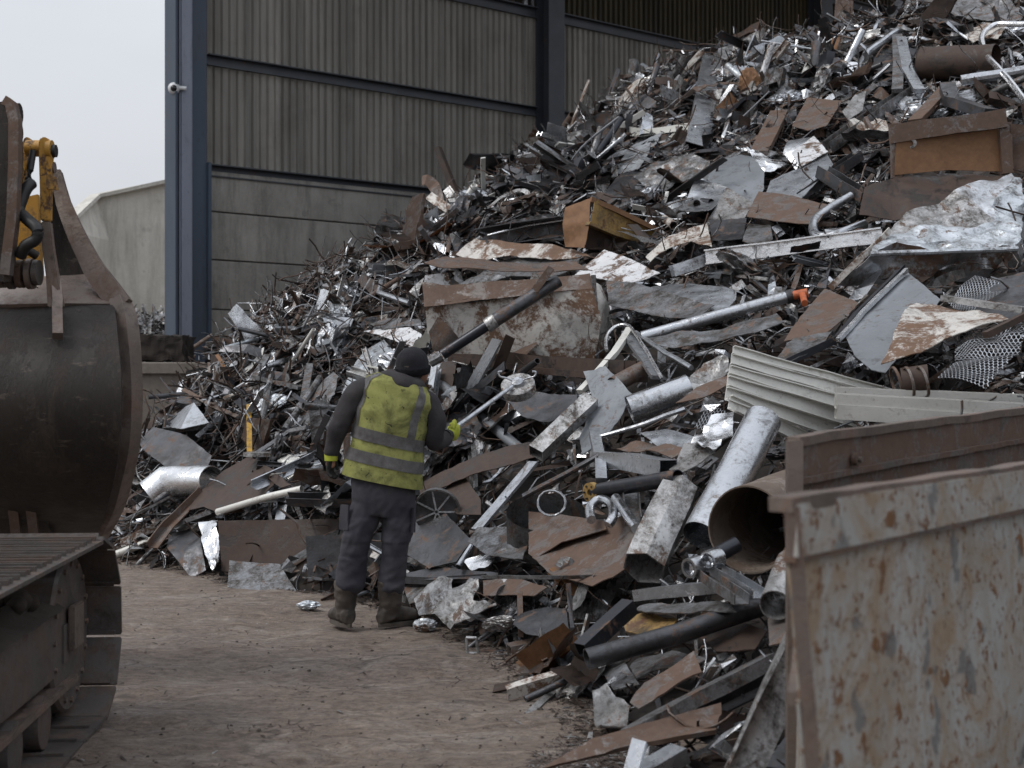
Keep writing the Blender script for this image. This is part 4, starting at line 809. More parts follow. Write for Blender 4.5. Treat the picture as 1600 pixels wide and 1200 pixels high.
bm = bmesh.new(); sweep(bm, [c0 + Vector((0, .03, 0)), c0 + Vector((0, .04, 0))], circ(.155, 32)); build('disc', bm, 'dark_steel', t, 30)
for k in range(7):
    a = R(k * 51); bm = bmesh.new(); sweep(bm, [c0 + Vector((0, .01, 0)), c0 + Vector((.158 * math.cos(a), .01, .158 * math.sin(a)))], rect(.012, .012)); build('spoke', bm, 'galvanised', t)
BM_('bright_edge_plate', 'galvanised_dirty', [(755, 836), (830, 848), (912, 856, -.1)], Lsec(.1, .05, .006), 'grey bar with a bright edge left of the smooth brown plate', 'bar', d=.55, wd=18)
S('crushed_hood', 'galvanised_dirty', [(742, 862), (756, 838), (800, 832), (828, 850), (828, 890), (780, 884)], 'crushed grey hood below the wide steel ring', d=.5, crumple=.06)
PIPE('slant_tube', 'galvanised', [(716, 886), (742, 846)], 5, 'short slanting grey tube beside the crushed hood', 'tube', d=.55)
S('white_bent_scrap', 'bright_aluminium', [(728, 882), (760, 866), (772, 872), (764, 886), (736, 892)], 'crumpled white scrap at the foot of the slanting tube', d=.45, crumple=.04, freq=8)
# flattened dark sheet and pale ones
S('dark_sheet_flat', 'dark_steel', [(628, 896), (680, 884), (780, 896), (776, 904), (650, 906)], 'dark flattened sheet on edge right of the worker shins', d=.45, crumple=.01)
S('grey_low_plate', 'galvanised_dirty', [(628, 912), (640, 902), (740, 906), (700, 930), (640, 944)], 'low grey plate between the boots and the crumpled tin', d=.3, crumple=.012)
S('crumpled_tin', 'mottled', [(648, 936), (700, 912), (714, 918), (708, 942), (690, 962), (658, 968)], 'crumpled brown and silver tin on the ground right of the boots', d=.35, crumple=.05, freq=6, land='the crumpled brown tin')
S('crumpled_tin', 'mottled', [(688, 974), (706, 944), (738, 910), (754, 916), (742, 944), (776, 940), (778, 950), (720, 974), (704, 984)], 'twisted shiny tin with a bulging end right of the boots', d=.42, crumple=.06, freq=6)
S('rusty_shelf', 'rusty_steel', [(754, 930), (753, 904), (800, 902), (856, 918), (836, 932)], 'rusty shelf piece propped above the ground', d=.5, crumple=.01, land='the propped rusty shelf')
BM_('shelf_post', 'rusty_steel', [(812, 934), (814, 986)], rect(.03, .08), 'rusty upright leg under the propped rusty shelf', 'bar', d=.45, wd=10)
BM_('upright_bar', 'dark_steel', [(888, 912, .08), (894, 980), (898, 1050, -.0)], rect(.022, .02), 'thin dark bar standing upright beside the black square tube', 'bar', Y=7.5, wd=8, land='the thin upright bar')
BM_('level_bar', 'galvanised_dirty', [(752, 902, -.1), (860, 902, -.3), (976, 899, -.1)], rect(.02, .02), 'long thin bar lying level across the rusty shelf and shell', 'bar', Y=8.2, wd=6)
S('folded_black_sheet', 'dark_steel', [(816, 996), (826, 976), (862, 958), (888, 956), (890, 984), (862, 996), (830, 1002)], 'folded black sheet left of the thin upright bar', d=.35, crumple=.04)
BM_('cardboard_channel', 'rusty_steel', [(796, 1016, 0), (850, 1006, .05), (910, 1000, .15)], Usec(.11, .06, .008), 'flat brown channel lying on the ground at the heap foot', 'channel', Y=8.0, wd=22, roll=R(180))
BM_('axle_bar', 'dark_steel', [(744, 1018), (800, 1018)], circ(.012, 8), 'short dark rod on the ground ending in a small metal frame', 'rod', Y=8.35)
t = THING('buckle', 734, 1008, 'small pale metal buckle frame standing on the ground', 'frame', .0)
for a, b_ in (((728, 996), (744, 996)), ((744, 996), (746, 1020)), ((728, 996), (730, 1018)), ((728, 1020), (746, 1021))): BM_('bar', 'mottled', [a, b_], circ(.009, 8), None, Y=8.3, parent=t)
for i, (x, y, r_, tx, lb) in enumerate(((862, 1026, 11, 30, 'white painted can lying beside the long dark pipe'), (866, 1062, 8, 20, 'smallest pale tin lying open on the ground'), (897, 1066, 8, 34, 'dented pale tin lying open nearer the heap'))):
    g = G(x, y + r_); q = Vector((g.x, g.y, r_ * g.y / F + .003)); e = q + Vector((tx * g.y / F, .06, .0)); bm = bmesh.new(); rr = r_ * g.y / F
    sweep(bm, resample([q, e], .02), circ(rr, 16), circ(rr * .9, 16), dent=.004, seed=i); tag(build('tin_can', bm, 'chipped_white' if i == 0 else 'mottled', smooth=30), lb, 'can')
S('ground_plate', 'galvanised_dirty', [(938, 1048), (975, 1036), (1000, 1072), (960, 1082)], 'flat bent grey plate lying on the dirt below the long dark pipe', d=.12, crumple=.02)
S('bowed_sheet', 'galvanised_dirty', [(984, 1042), (996, 1022), (1050, 1018), (1106, 1032), (1080, 1042), (1020, 1054), (996, 1062)], 'bowed grey sheet with a crumpled rim under the long dark pipe', d=.35, crumple=.04, bend=.2)
S('rusty_holed_plate', 'dark_rust', [(1090, 998), (1150, 976), (1200, 990), (1180, 1016), (1120, 1020)], 'dark plate with rusty edge between the long pipe and the skip', d=.3, crumple=.02)
BM_('long_grey_beam', 'galvanised_dirty', [(985, 1150, 0), (1080, 1096, .2), (1205, 1034, .45)], Usec(.1, .06, .008), 'long grey channel sloping up to the skip corner', Y=5.75, wd=22, roll=R(160), dent=.012, land='the long grey channel')
BM_('long_grey_beam', 'dark_steel', [(1000, 1168, 0), (1100, 1112, .2), (1210, 1060, .4)], Lsec(.09, .06, .008), 'dark angle bar below the long grey channel', Y=5.85, wd=16)
S('torn_strip', 'rusty_steel', [(985, 1100), (1010, 1076), (1092, 1040), (1100, 1060), (1040, 1088), (1000, 1112)], 'rusty torn blade above the long grey channel', d=.4, crumple=.04)
BM_('mottled_beam', 'mottled', [(1158, 1215, -.15), (1205, 1110, 0), (1262, 985, .3)], Lsec(.13, .12, .01), 'large mottled grey angle beam leaning beside the skip', 'beam', Y=5.0, wd=44, dent=.006, roll=R(35), land='the large mottled angle beam')
S('rusty_plank', 'rusty_steel', [(846, 1206, 0), (925, 1158, .05), (1124, 1108, .3), (1126, 1126, .25), (1118, 1150, .1), (960, 1176, 0)], 'broad rusty brown plank on the ground at the picture bottom', 'plank', Y=5.6, crumple=.012, th=.02, freq=2, land='the broad rusty plank')
S('brown_back_plate', 'dark_rust', [(1110, 1200, 0), (1126, 1112, .2), (1178, 1124, .3), (1170, 1200, .1)], 'dark brown plate behind the broad rusty plank', Y=5.85, crumple=.01)
S('crushed_can_sheet', 'mottled', [(930, 1140), (928, 1104), (950, 1098), (986, 1112), (980, 1150), (940, 1152)], 'crumpled pale sheet on the dirt left of the long grey channel', d=.18, crumple=.05, freq=5)
t = THING('square_tube', 990, 1180, 'short upright square tube end at the picture bottom', 'tube', .3)
BM_('tube_body', 'galvanised', [(984, 1216, -.05), (1000, 1158, 0)], rect(.055, .055), None, Y=5.35, parent=t, inner=rect(.048, .048), wd=28, dent=0, roll=R(25))
BM_('flat_box', 'galvanised', [(1000, 1214), (1064, 1176, .1)], rect(.1, .06), 'pale grey rounded box profile at the picture bottom', 'profile', Y=5.35, wd=36)
BM_('corner_pipe', 'dark_steel', [(1210, 1210), (1262, 1140, .3)], rect(.08, .05), 'black bar in the bottom corner beside the skip', 'bar', Y=5.2, wd=24)

# left foot
Yt = 11.35
S('long_rusty_plate', 'dark_rust', [(345, 892, 0), (343, 815, .15), (430, 812, 0), (530, 811, -.2), (532, 890, -.35), (430, 896, -.2)], 'long dark rusty panel standing on edge left of the worker', Y=Yt, crumple=.012, ragged=.003, land='the long dark rusty panel', freq=1.5)
S('dull_plate', 'dark_steel', [(482, 908, 0), (478, 838, .05), (600, 832, -.05), (600, 905, -.1)], 'dull dark panel leaning between the worker and the rusty panel', Y=10.75, crumple=.012, ragged=.003)
S('grey_plate', 'galvanised_dirty', [(356, 920, 0), (360, 880, .35), (438, 884, .2), (464, 926, -.2), (400, 926, -.1)], 'flat grey-green panel lying on the dirt before the rusty panel', Y=10.9, crumple=.015, land='the flat grey-green panel')
S('tall_foil', 'bright_aluminium', [(318, 826), (345, 818), (344, 880), (334, 896), (322, 868)], 'tall crumpled silver foil at the left end of the rusty panel', d=.5, crumple=.08, freq=6)
S('bent_black_sheet', 'dark_steel', [(268, 866), (274, 838), (300, 828), (318, 846), (316, 882), (290, 890)], 'curled black sheet left of the tall silver foil', d=.35, crumple=.06, bend=.3)
S('rust_roundel', 'dark_rust', [(298, 802), (316, 770), (350, 736), (384, 714), (408, 720), (424, 742), (430, 756), (400, 786), (352, 806), (322, 796)], 'large round-edged dark rusty plate left of the worker', d=.65, crumple=.012, land='the round-edged dark plate')
BM_('rust_angle', 'rusty_steel', [(238, 852), (262, 820), (318, 766)], Lsec(.09, .07, .01), 'brown angle bar sloping down left of the round-edged dark plate', d=.75, wd=16)
S('folded_wing', 'dark_rust', [(408, 722), (424, 732), (458, 762), (440, 764), (420, 748)], 'folded rusty wing of the round-edged plate', d=.7, crumple=.02)
t = THING('yellow_post', 389, 670, 'short yellow post on a round foot among the left scrap', 'post', .8, 'the short yellow post')
BM_('post', 'yellow_post', [(389, 634), (390, 708)], rect(.045, .03), None, d=.85, parent=t, wd=8, dent=.002)
c0 = D(402, 713, .85); bm = bmesh.new(); sweep(bm, [c0, c0 + Vector((0, 0, .035))], circ(.12, 20)); build('foot', bm, 'mottled', t, 30)
S('silver_box', 'galvanised', [(246, 642), (262, 638), (320, 656), (346, 692), (300, 698), (232, 668)], 'bright silver folded box at the left edge of the heap', d=.7, crumple=.015, land='the bright silver folded box')
S('silver_flap', 'galvanised_dirty', [(226, 668), (236, 634), (262, 640), (254, 672)], 'dull end flap of the silver folded box', d=.75, crumple=.01)
S('dark_bowl', 'dark_steel', [(214, 664), (260, 682), (300, 690), (334, 716), (320, 738), (268, 738), (232, 712)], 'dark bowed sheet like a bowl under the bright silver box', d=.75, crumple=.03, bend=.3)
BM_('silver_cowl', 'bright_aluminium', [(232, 772), (262, 752), (330, 752)], circ(.14, 18), 'shiny tapered cowl lying left of the round-edged dark plate', 'cowl', d=.65, inner=circ(.132, 18), wd=34, land='the shiny tapered cowl', dent=.02, scale=None)
BM_('flat_slat_bar', 'galvanised_dirty', [(196, 812), (240, 790), (292, 762)], rect(.16, .02), 'pale flat slat under the shiny tapered cowl', 'slat', d=.5, wd=16)
PIPE('alu_tube', 'pale_aluminium', [(182, 866, 0), (244, 842, .1)], 6, 'pale tube lying on the dirt at the far left foot', 'tube', d=.15)
PIPE('long_tube', 'pale_aluminium', [(340, 800), (420, 776), (472, 764)], 5.5, 'long pale tube lying over the long rusty panel', 'tube', d=.75)
BM_('bright_bar', 'galvanised', [(396, 710), (455, 672), (482, 668)], rect(.07, .03), 'bright bent bar rising right of the yellow post', 'bar', d=.75, wd=10)
BM_('ribbed_strip', 'galvanised_dirty', [(272, 824), (340, 798)], Usec(.2, .04, .008), 'dark ribbed slat panel under the round-edged plate', 'slat', d=.45, wd=20)
S('hanging_sheet', 'blue_white', [(533, 614), (548, 578), (566, 540), (594, 518), (622, 560), (600, 580), (560, 624)], 'speckled pale blue sheet behind the worker left shoulder', d=.55, crumple=.02, freq=3, land='the speckled pale blue sheet')
S('pale_ribbon', 'chipped_white', [(594, 518), (560, 502), (640, 510), (664, 528), (660, 552), (630, 540)], 'pale rusty sheet joining the chipped box to the blue sheet', d=.6, crumple=.03)
S('grey_wedge', 'galvanised_dirty', [(575, 502), (600, 494), (655, 498), (664, 508), (600, 514)], 'grey wedge of sheet left of the chipped box', d=.5, crumple=.02)
S('dull_slab', 'galvanised_dirty', [(448, 636), (520, 580), (530, 590), (524, 618), (470, 676), (440, 668)], 'dirty sloping sheet left of the worker arm', d=.55, crumple=.04)
BM_('wall_curl', 'galvanised', [(540, 406), (566, 398), (592, 410), (600, 432)], rect(.3, .01), 'curled pale sheet standing against the concrete push wall', 'scrap sheet', d=.2, wd=26, curve=True)
PIPE('dark_tube', 'dark_steel', [(382, 506), (432, 494)], 7, 'short dark tube on the left crest before the concrete wall', 'tube', d=.3)
BM_('bent_rod', 'rusty_steel', [(298, 546, .3), (330, 524, .2), (356, 548)], circ(.03, 8), 'bent brown rod poking up at the left crest by the blue column', 'rod', d=.2)
BM_('crest_bar', 'dark_rust', [(484, 460), (560, 438), (585, 434)], rect(.12, .06), 'dark bar lying along the crest before the concrete wall', 'bar', d=.25)
BM_('crest_rod', 'pale_aluminium', [(432, 478, .2), (520, 456)], circ(.03, 8), 'pale rod sticking left from the crest', 'rod', d=.35)
BM_('elbow_rod', 'galvanised', [(596, 440), (592, 458), (640, 474)], circ(.03, 8), 'pale elbow rod left of the chipped box top', 'rod', d=.4)
for i, (pts, lb) in enumerate((([(392, 600), (418, 556)], 'grey post leaning in the left tangle below the dark tube'), ([(408, 664), (424, 588)], 'pale upright post in the left wire tangle'), ([(472, 640), (484, 570)], 'pale tube standing in the wire tangle left of the worker'), ([(445, 672), (500, 590)], 'pale thin bar leaning right in the wire tangle'), ([(400, 590), (470, 606)], 'pale flat strip lying level in the wire tangle'))):
    BM_('tangle_post', 'galvanised_dirty', pts, circ(.032, 8) if i % 2 else rect(.07, .03), lb, 'bar', d=.5, wd=10)
S('crumpled_tin', 'mottled', [(496, 800), (484, 770), (492, 740), (510, 742), (524, 790), (512, 808)], 'crumpled silver tin hanging left of the worker knees', d=.6, crumple=.08, freq=6)
# press bale behind the ledge wall

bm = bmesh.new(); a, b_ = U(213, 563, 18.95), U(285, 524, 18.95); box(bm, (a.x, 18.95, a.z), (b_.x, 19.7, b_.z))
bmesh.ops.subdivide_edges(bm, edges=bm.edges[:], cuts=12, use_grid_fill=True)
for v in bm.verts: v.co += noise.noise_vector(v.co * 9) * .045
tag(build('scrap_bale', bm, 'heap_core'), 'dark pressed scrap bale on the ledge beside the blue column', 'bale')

# ------------------------------------------------------------------ loose filler: individual offcuts, bars, tubes and ducts between the big pieces
def inpoly(x, y, P):
    c = False; j = len(P) - 1
    for i in range(len(P)):
        if (P[i][1] > y) != (P[j][1] > y) and x < (P[j][0] - P[i][0]) * (y - P[i][1]) / (P[j][1] - P[i][1]) + P[i][0]: c = not c
        j = i
    return c
HB = np.zeros((300, 400), bool)
for P in HERO:
    xs_ = [p[0] for p in P]; ys_ = [p[1] for p in P]
    for j in range(max(0, int(min(ys_) / 4)), min(299, int(max(ys_) / 4) + 1) + 1):
        for i in range(max(0, int(min(xs_) / 4)), min(399, int(max(xs_) / 4) + 1) + 1):
            if not HB[j, i] and inpoly(i * 4 + 2, j * 4 + 2, P): HB[j, i] = True
def near_hero(x, y):
    i, j = int(x // 4), int(y // 4)
    return 0 <= i < 400 and 0 <= j < 300 and bool(HB[j, i])
def proj(p): return 800 + p.x / p.y * F, 600 - (p.z - H) / p.y * F
rf = random.Random(11)
def bent_sheet_mesh(k):
    """rectangular offcut with one or two sharp folds and a dented face"""
    rr_ = random.Random(100 + k); bm = bmesh.new(); nx_, ny_ = 14, 9
    asp = rr_.uniform(.35, .8); f1 = rr_.uniform(.2, .45); f2 = rr_.uniform(.6, .85); a1 = rr_.uniform(-1.3, 1.3); a2 = rr_.uniform(-1.4, 1.4) * (rr_.random() < .6)
    def bendprof(t):
        # piecewise path in (s, h)
        segs = [(0, f1, 0), (f1, f2, a1), (f2, 1, a1 + a2)]; s = h = 0
        for a, b_, an in segs:
            u = min(max(t - a, 0), b_ - a); s += u * math.cos(an); h += u * math.sin(an)
        return s, h
    skew = rr_.uniform(-.25, .25); cut = rr_.random() < .4
    xs_ = sorted(set([i / nx_ for i in range(nx_ + 1)] + [f1, f2]))
    grid = []
    for t in xs_:
        s, h = bendprof(t); row = []
        for j in range(ny_ + 1):
            v = j / ny_ - .5; q = Vector((s - .45 + skew * v, v * asp * (1 - (.5 * t if cut else 0)), h))
            nz = noise.noise(q * 2.2 + Vector((k * 5, 0, 0))); q.z += .07 * nz + .035 * ridged(q * 1.0 + Vector((k, 0, 0)), 4.5); q.x += .015 * noise.noise(q * 7)
            row.append(bm.verts.new(q))
        grid.append(row)
    for a, b_ in zip(grid, grid[1:]):
        for j in range(ny_): bm.faces.new((a[j], b_[j], b_[j + 1], a[j + 1]))
    if k % 2:                                  # returned edges, like a panel or tray
        for row in grid:
            for j, v in enumerate(row):
                if j in (0, ny_): v.co.z -= .10 + .02 * noise.noise(v.co * 9); v.co.y *= .84
    bmesh.ops.solidify(bm, geom=bm.faces[:], thickness=.008)
    return bm
def bar_mesh(k):
    rr_ = random.Random(200 + k); bm = bmesh.new(); sec = [Lsec(.12, .1, .014), Usec(.14, .09, .012), rect(.1, .03), Isec(.1, .12, .012), rect(.16, .015)][k % 5]
    pts = [Vector((-.5, 0, 0)), Vector((rr_.uniform(-.1, .2), rr_.uniform(-.06, .06), rr_.uniform(-.08, .08))), Vector((.5, rr_.uniform(-.2, .2), rr_.uniform(-.15, .15)))]
    sweep(bm, resample(pts, .07), sec, dent=.014, seed=k, roll=rr_.uniform(0, 6)); return bm
def tube_mesh(k):
    rr_ = random.Random(300 + k); bm = bmesh.new(); r = rr_.choice([.018, .022, .03, .05, .07])
    pts = [Vector((-.5, 0, 0)), Vector((-.1, rr_.uniform(-.05, .05), 0)), Vector((.2, rr_.uniform(-.12, .12), rr_.uniform(-.1, .1))), Vector((.5, rr_.uniform(-.25, .25), rr_.uniform(-.2, .2)))]
    if k % 3: pts = [pts[0], pts[0].lerp(Vector((.5, 0, 0)), .5), Vector((.5, 0, 0))]
    sweep(bm, spline(pts, 6), circ(r, 12), circ(r * .88, 12), dent=r * .12, seed=k); return bm
def duct_mesh(k):
    rr_ = random.Random(400 + k); bm = bmesh.new(); a, b_ = rr_.uniform(.16, .32), rr_.uniform(.1, .24)
    sweep(bm, resample([Vector((-.4, 0, 0)), Vector((.4, rr_.uniform(-.1, .1), rr_.uniform(-.1, .1)))], .06), rect(a, b_), rect(a * .94, b_ * .94), dent=.06, seed=k, dfreq=5); return bm
def curl_mesh(k):
    rr_ = random.Random(500 + k); pts = []
    c0_ = rr_.uniform(.6, 2.4)
    for i in range(16):
        t = i / 15; a = t * c0_ * 2; pts.append(Vector((math.cos(a) * .35 * (1 + t * .4) - .2, math.sin(a) * .25, t * .2 * rr_.uniform(.8, 1.2))))
    bm = bmesh.new(); sweep(bm, pts, rect(rr_.uniform(.05, .16), .008), dent=.02, seed=k); return bm
def crumple_mesh(k):
    bm = bmesh.new(); bmesh.ops.create_icosphere(bm, subdivisions=4, radius=.36)
    so_ = Vector((k * 3.3, 1, 2)); rr_ = random.Random(600 + k); sc = Vector((1, rr_.uniform(.5, .9), rr_.uniform(.3, .55)))
    for v in bm.verts:
        d = v.co.normalized(); f = 1 + .35 * ridged(d + so_, 1.7) + .22 * ridged(d + so_, 4.3) + .1 * ridged(d + so_, 9)
        v.co = Vector((d.x * sc.x, d.y * sc.y, d.z * sc.z)) * .34 * f
    return bm
KINDS = {'sheet_offcut': (bent_sheet_mesh, 16, 25), 'bent_bar': (bar_mesh, 15, 25), 'loose_tube': (tube_mesh, 12, 35), 'crushed_duct': (duct_mesh, 8, 25), 'curled_strip': (curl_mesh, 8, 30), 'crumpled_sheet': (crumple_mesh, 7, 22)}
LIB = {}
for kn, (fn, cnt, ang) in KINDS.items():
    LIB[kn] = []
    for k in range(cnt):
        bm = fn(k); me = bpy.data.meshes.new(kn); bm.to_mesh(me); bm.free(); me.shade_smooth(); me.set_sharp_from_angle(angle=R(ang)); me.materials.append(MATS['galvanised']); LIB[kn].append(me)
ADJ = {'galvanised': 'grey galvanised', 'galvanised_dirty': 'dirty grey', 'bright_aluminium': 'bright silver', 'dark_steel': 'dark steel', 'rusty_steel': 'brown rusty', 'dark_rust': 'dark rusty', 'chipped_white': 'chipped white', 'mottled': 'mottled grey', 'orange_rust': 'orange rusty', 'pale_aluminium': 'pale', 'rusted_white': 'rust-stained white', 'blue_white': 'pale blue', 'black_steel': 'black', 'stainless': 'shiny steel', 'grey_paint': 'blue-grey painted'}
WORD = {'sheet_offcut': 'folded sheet offcut', 'bent_bar': 'bent bar', 'loose_tube': 'loose tube', 'crushed_duct': 'crushed square duct', 'curled_strip': 'curled metal strip', 'crumpled_sheet': 'crumpled sheet lump'}
CAT = {'sheet_offcut': 'scrap sheet', 'bent_bar': 'bar', 'loose_tube': 'tube', 'crushed_duct': 'duct', 'curled_strip': 'metal strip', 'crumpled_sheet': 'scrap lump'}
GRP = {'sheet_offcut': 'folded sheet offcuts in the heap', 'bent_bar': 'bent bars in the heap', 'loose_tube': 'loose tubes in the heap', 'crushed_duct': 'crushed ducts in the heap', 'curled_strip': 'curled metal strips in the heap', 'crumpled_sheet': 'crumpled sheet lumps in the heap'}
WEIGHTS = {'galvanised': 7, 'galvanised_dirty': 14, 'bright_aluminium': 1.6, 'dark_steel': 18, 'rusty_steel': 5, 'dark_rust': 7, 'chipped_white': 2, 'mottled': 6, 'orange_rust': 1, 'pale_aluminium': 2, 'rusted_white': 3, 'blue_white': 1.3, 'black_steel': 3, 'stainless': 1, 'grey_paint': 2}
MN = list(WEIGHTS); MW = list(WEIGHTS.values())
def side_of(x, y):
    b_ = min(LAND, key=lambda l: (l[0] - x) ** 2 + (l[1] - y) ** 2); dx, dy = x - b_[0], y - b_[1]
    w_ = ('above' if dy < 0 else 'below') if abs(dy) > abs(dx) * .8 else ('left of' if dx < 0 else 'right of')
    return w_ + ' ' + b_[2]
used_labels = set()
def in_pile(x, y):
    # silhouettes: crest line and toe line in photo pixels
    cr_ = [(205, 690), (240, 645), (330, 556), (400, 495), (560, 408), (650, 358), (760, 288), (900, 198), (1050, 88), (1150, 62), (1300, 42), (1450, 10), (1600, -20)]
    to_ = [(205, 780), (240, 880), (330, 888), (430, 905), (520, 918), (640, 940), (760, 985), (850, 1040), (930, 1100), (935, 1200), (1600, 1200)]
    def f(T):
        for a, b_ in zip(T, T[1:]):
            if a[0] <= x <= b_[0]: return a[1] + (b_[1] - a[1]) * (x - a[0]) / (b_[0] - a[0])
        return 0
    return 205 < x < 1600 and f(cr_) < y < f(to_)
def lab(kn, mat, size, x, y): return ('small ' if size < .4 else 'long ' if size > .75 and kn in ('bent_bar', 'loose_tube') else 'wide ' if size > .75 else '') + ADJ[mat] + ' ' + WORD[kn] + ' ' + side_of(x, y)
def place(kn, x, y, size, mat, tilt=1.0, lift=0.04, dd=.04):
    me = rf.choice(LIB[kn]); o = bpy.data.objects.new(kn, me); C.objects.link(o)
    o.material_slots[0].link = 'OBJECT'; o.material_slots[0].material = MATS[mat]
    p = D(x, y, dd); n_ = hnorm(p.x, p.y)
    q = n_.to_track_quat('Z', 'Y') @ Quaternion((0, 0, 1), rf.uniform(0, 6.28)) @ Quaternion((1, 0, 0), rf.gauss(0, .45 * tilt)) @ Quaternion((0, 1, 0), rf.gauss(0, .4 * tilt))
    o.rotation_mode = 'QUATERNION'; o.rotation_quaternion = q; o.location = p + n_ * lift
    o.scale = (size * rf.uniform(.85, 1.25), size * rf.uniform(.8, 1.1), size * rf.uniform(.6, 1))
    if kn in ('bent_bar', 'loose_tube'): t_ = rf.uniform(.55, .95); o.scale = (size * rf.uniform(1.0, 2.3), size * t_, size * t_)
    lb = lab(kn, mat, size, x, y)
    used_labels.add(lb); tag(o, lb, CAT[kn], GRP[kn]); return o
plan = [('sheet_offcut', 250), ('bent_bar', 240), ('loose_tube', 170), ('crushed_duct', 110), ('curled_strip', 120), ('crumpled_sheet', 110)]
for kn, cnt in plan:
    got = 0; tries = 0
    while got < cnt and tries < cnt * 90:
        tries += 1
        x = rf.uniform(215, 1598); y = rf.uniform(-5, 1195)
        if not in_pile(x, y) or near_hero(x, y): continue
        if x > 1235 and y > 670: continue
        left = x < 640 and y < 720
        if left and kn in ('sheet_offcut', 'crushed_duct', 'crumpled_sheet') and rf.random() < .5: continue
        size = rf.uniform(.4, 1.0) * (.95 if y < 420 and x > 800 else 1) * (.75 if left else 1) * (.62 if y > 850 else 1)
        if kn in ('crumpled_sheet',): size *= .75
        mat = rf.choices(MN, MW)[0]
        if kn == 'crumpled_sheet' and mat in ('rusty_steel', 'dark_rust') : mat = rf.choice(['mottled', 'galvanised_dirty', 'galvanised', 'dark_steel'])
        pr = size * .3 * F / depth(x, y)
        if sum(near_hero(x + a * pr, y + b_ * pr * .8) for a, b_ in ((1, 0), (-1, 0), (0, 1), (0, -1), (.6, .6), (-.6, -.6), (.6, -.6), (-.6, .6))) > (0 if size > .8 else 1): continue
        if lab(kn, mat, size, x, y) in used_labels: continue
        place(kn, x, y, size, mat, lift=rf.uniform(.0, .12)); got += 1

# ------------------------------------------------------------------ uncountable shreds, wire and swarf that fill the heap
def add_shard(V, Fc, p, q, L, Wd, bend_, tw, rg):
    b0 = len(V); n_ = 4
    for i in range(n_ + 1):
        t = i / n_ - .5; a = bend_ * t; loc = Vector((t * L, 0, (math.cos(a) - 1) * L * .7)); wv = Vector((0, Wd * (1 - abs(t) * rg.uniform(0, .9)), 0)) * .5
        r_ = Quaternion((1, 0, 0), tw * t)
        V.append(p + q @ (loc + r_ @ wv)); V.append(p + q @ (loc - r_ @ wv))
    for i in range(n_): a = b0 + i * 2; Fc.append((a, a + 1, a + 3, a + 2))
def add_wire(V, Fc, p, q, L, r, curl, rg):
    d = Vector((1, 0, 0)); pos = Vector((-L / 2, 0, 0)); n_ = 8; b0 = len(V); ax = Vector((rg.gauss(0, 1), rg.gauss(0, 1), rg.gauss(0, 1))).normalized()
    for i in range(n_ + 1):
        s, u = frame_of(d)
        for k in range(3):
            a = k * 2.094; V.append(p + q @ (pos + s * (r * math.cos(a)) + u * (r * math.sin(a))))
        pos = pos + d * (L / n_); d = Quaternion((ax + Vector((rg.gauss(0, .5), rg.gauss(0, .5), rg.gauss(0, .5)))).normalized(), curl * rg.uniform(.3, 1.4)) @ d
    for i in range(n_):
        for k in range(3): a = b0 + i * 3 + k; b_ = b0 + i * 3 + (k + 1) % 3; Fc.append((a, b_, b_ + 3, a + 3))
STUFF = {'dark_shreds': ('dark_steel', 8500, 's'), 'rusty_shreds': ('dark_rust', 6000, 's'), 'grey_shreds': ('galvanised_dirty', 6500, 's'), 'brown_shreds': ('rusty_steel', 2200, 's'), 'bright_shreds': ('galvanised', 3600, 's'), 'foil_shreds': ('bright_aluminium', 800, 's'),
         'white_shreds': ('mottled', 2200, 's'), 'rusty_wire': ('dark_rust', 3200, 'w'), 'steel_wire': ('galvanised_dirty', 3200, 'w'), 'brown_wire': ('rusty_steel', 2200, 'w'), 'bright_wire': ('galvanised', 1500, 'w')}
SL = {'dark_shreds': 'dark steel shreds packed through the heap', 'rusty_shreds': 'dark rusty shreds packed through the heap', 'grey_shreds': 'dirty grey sheet shreds between the larger scrap', 'brown_shreds': 'brown rusty shreds between the larger scrap', 'bright_shreds': 'light galvanised shreds between the larger scrap', 'foil_shreds': 'glinting silver foil shreds sprinkled over the heap', 'white_shreds': 'mottled pale shreds between the larger scrap', 'rusty_wire': 'tangled dark rusty wire on the heap', 'steel_wire': 'tangled dull grey wire on the heap', 'brown_wire': 'tangled brown rusty wire on the heap', 'bright_wire': 'tangled bright wire on the heap'}
rs = random.Random(5)
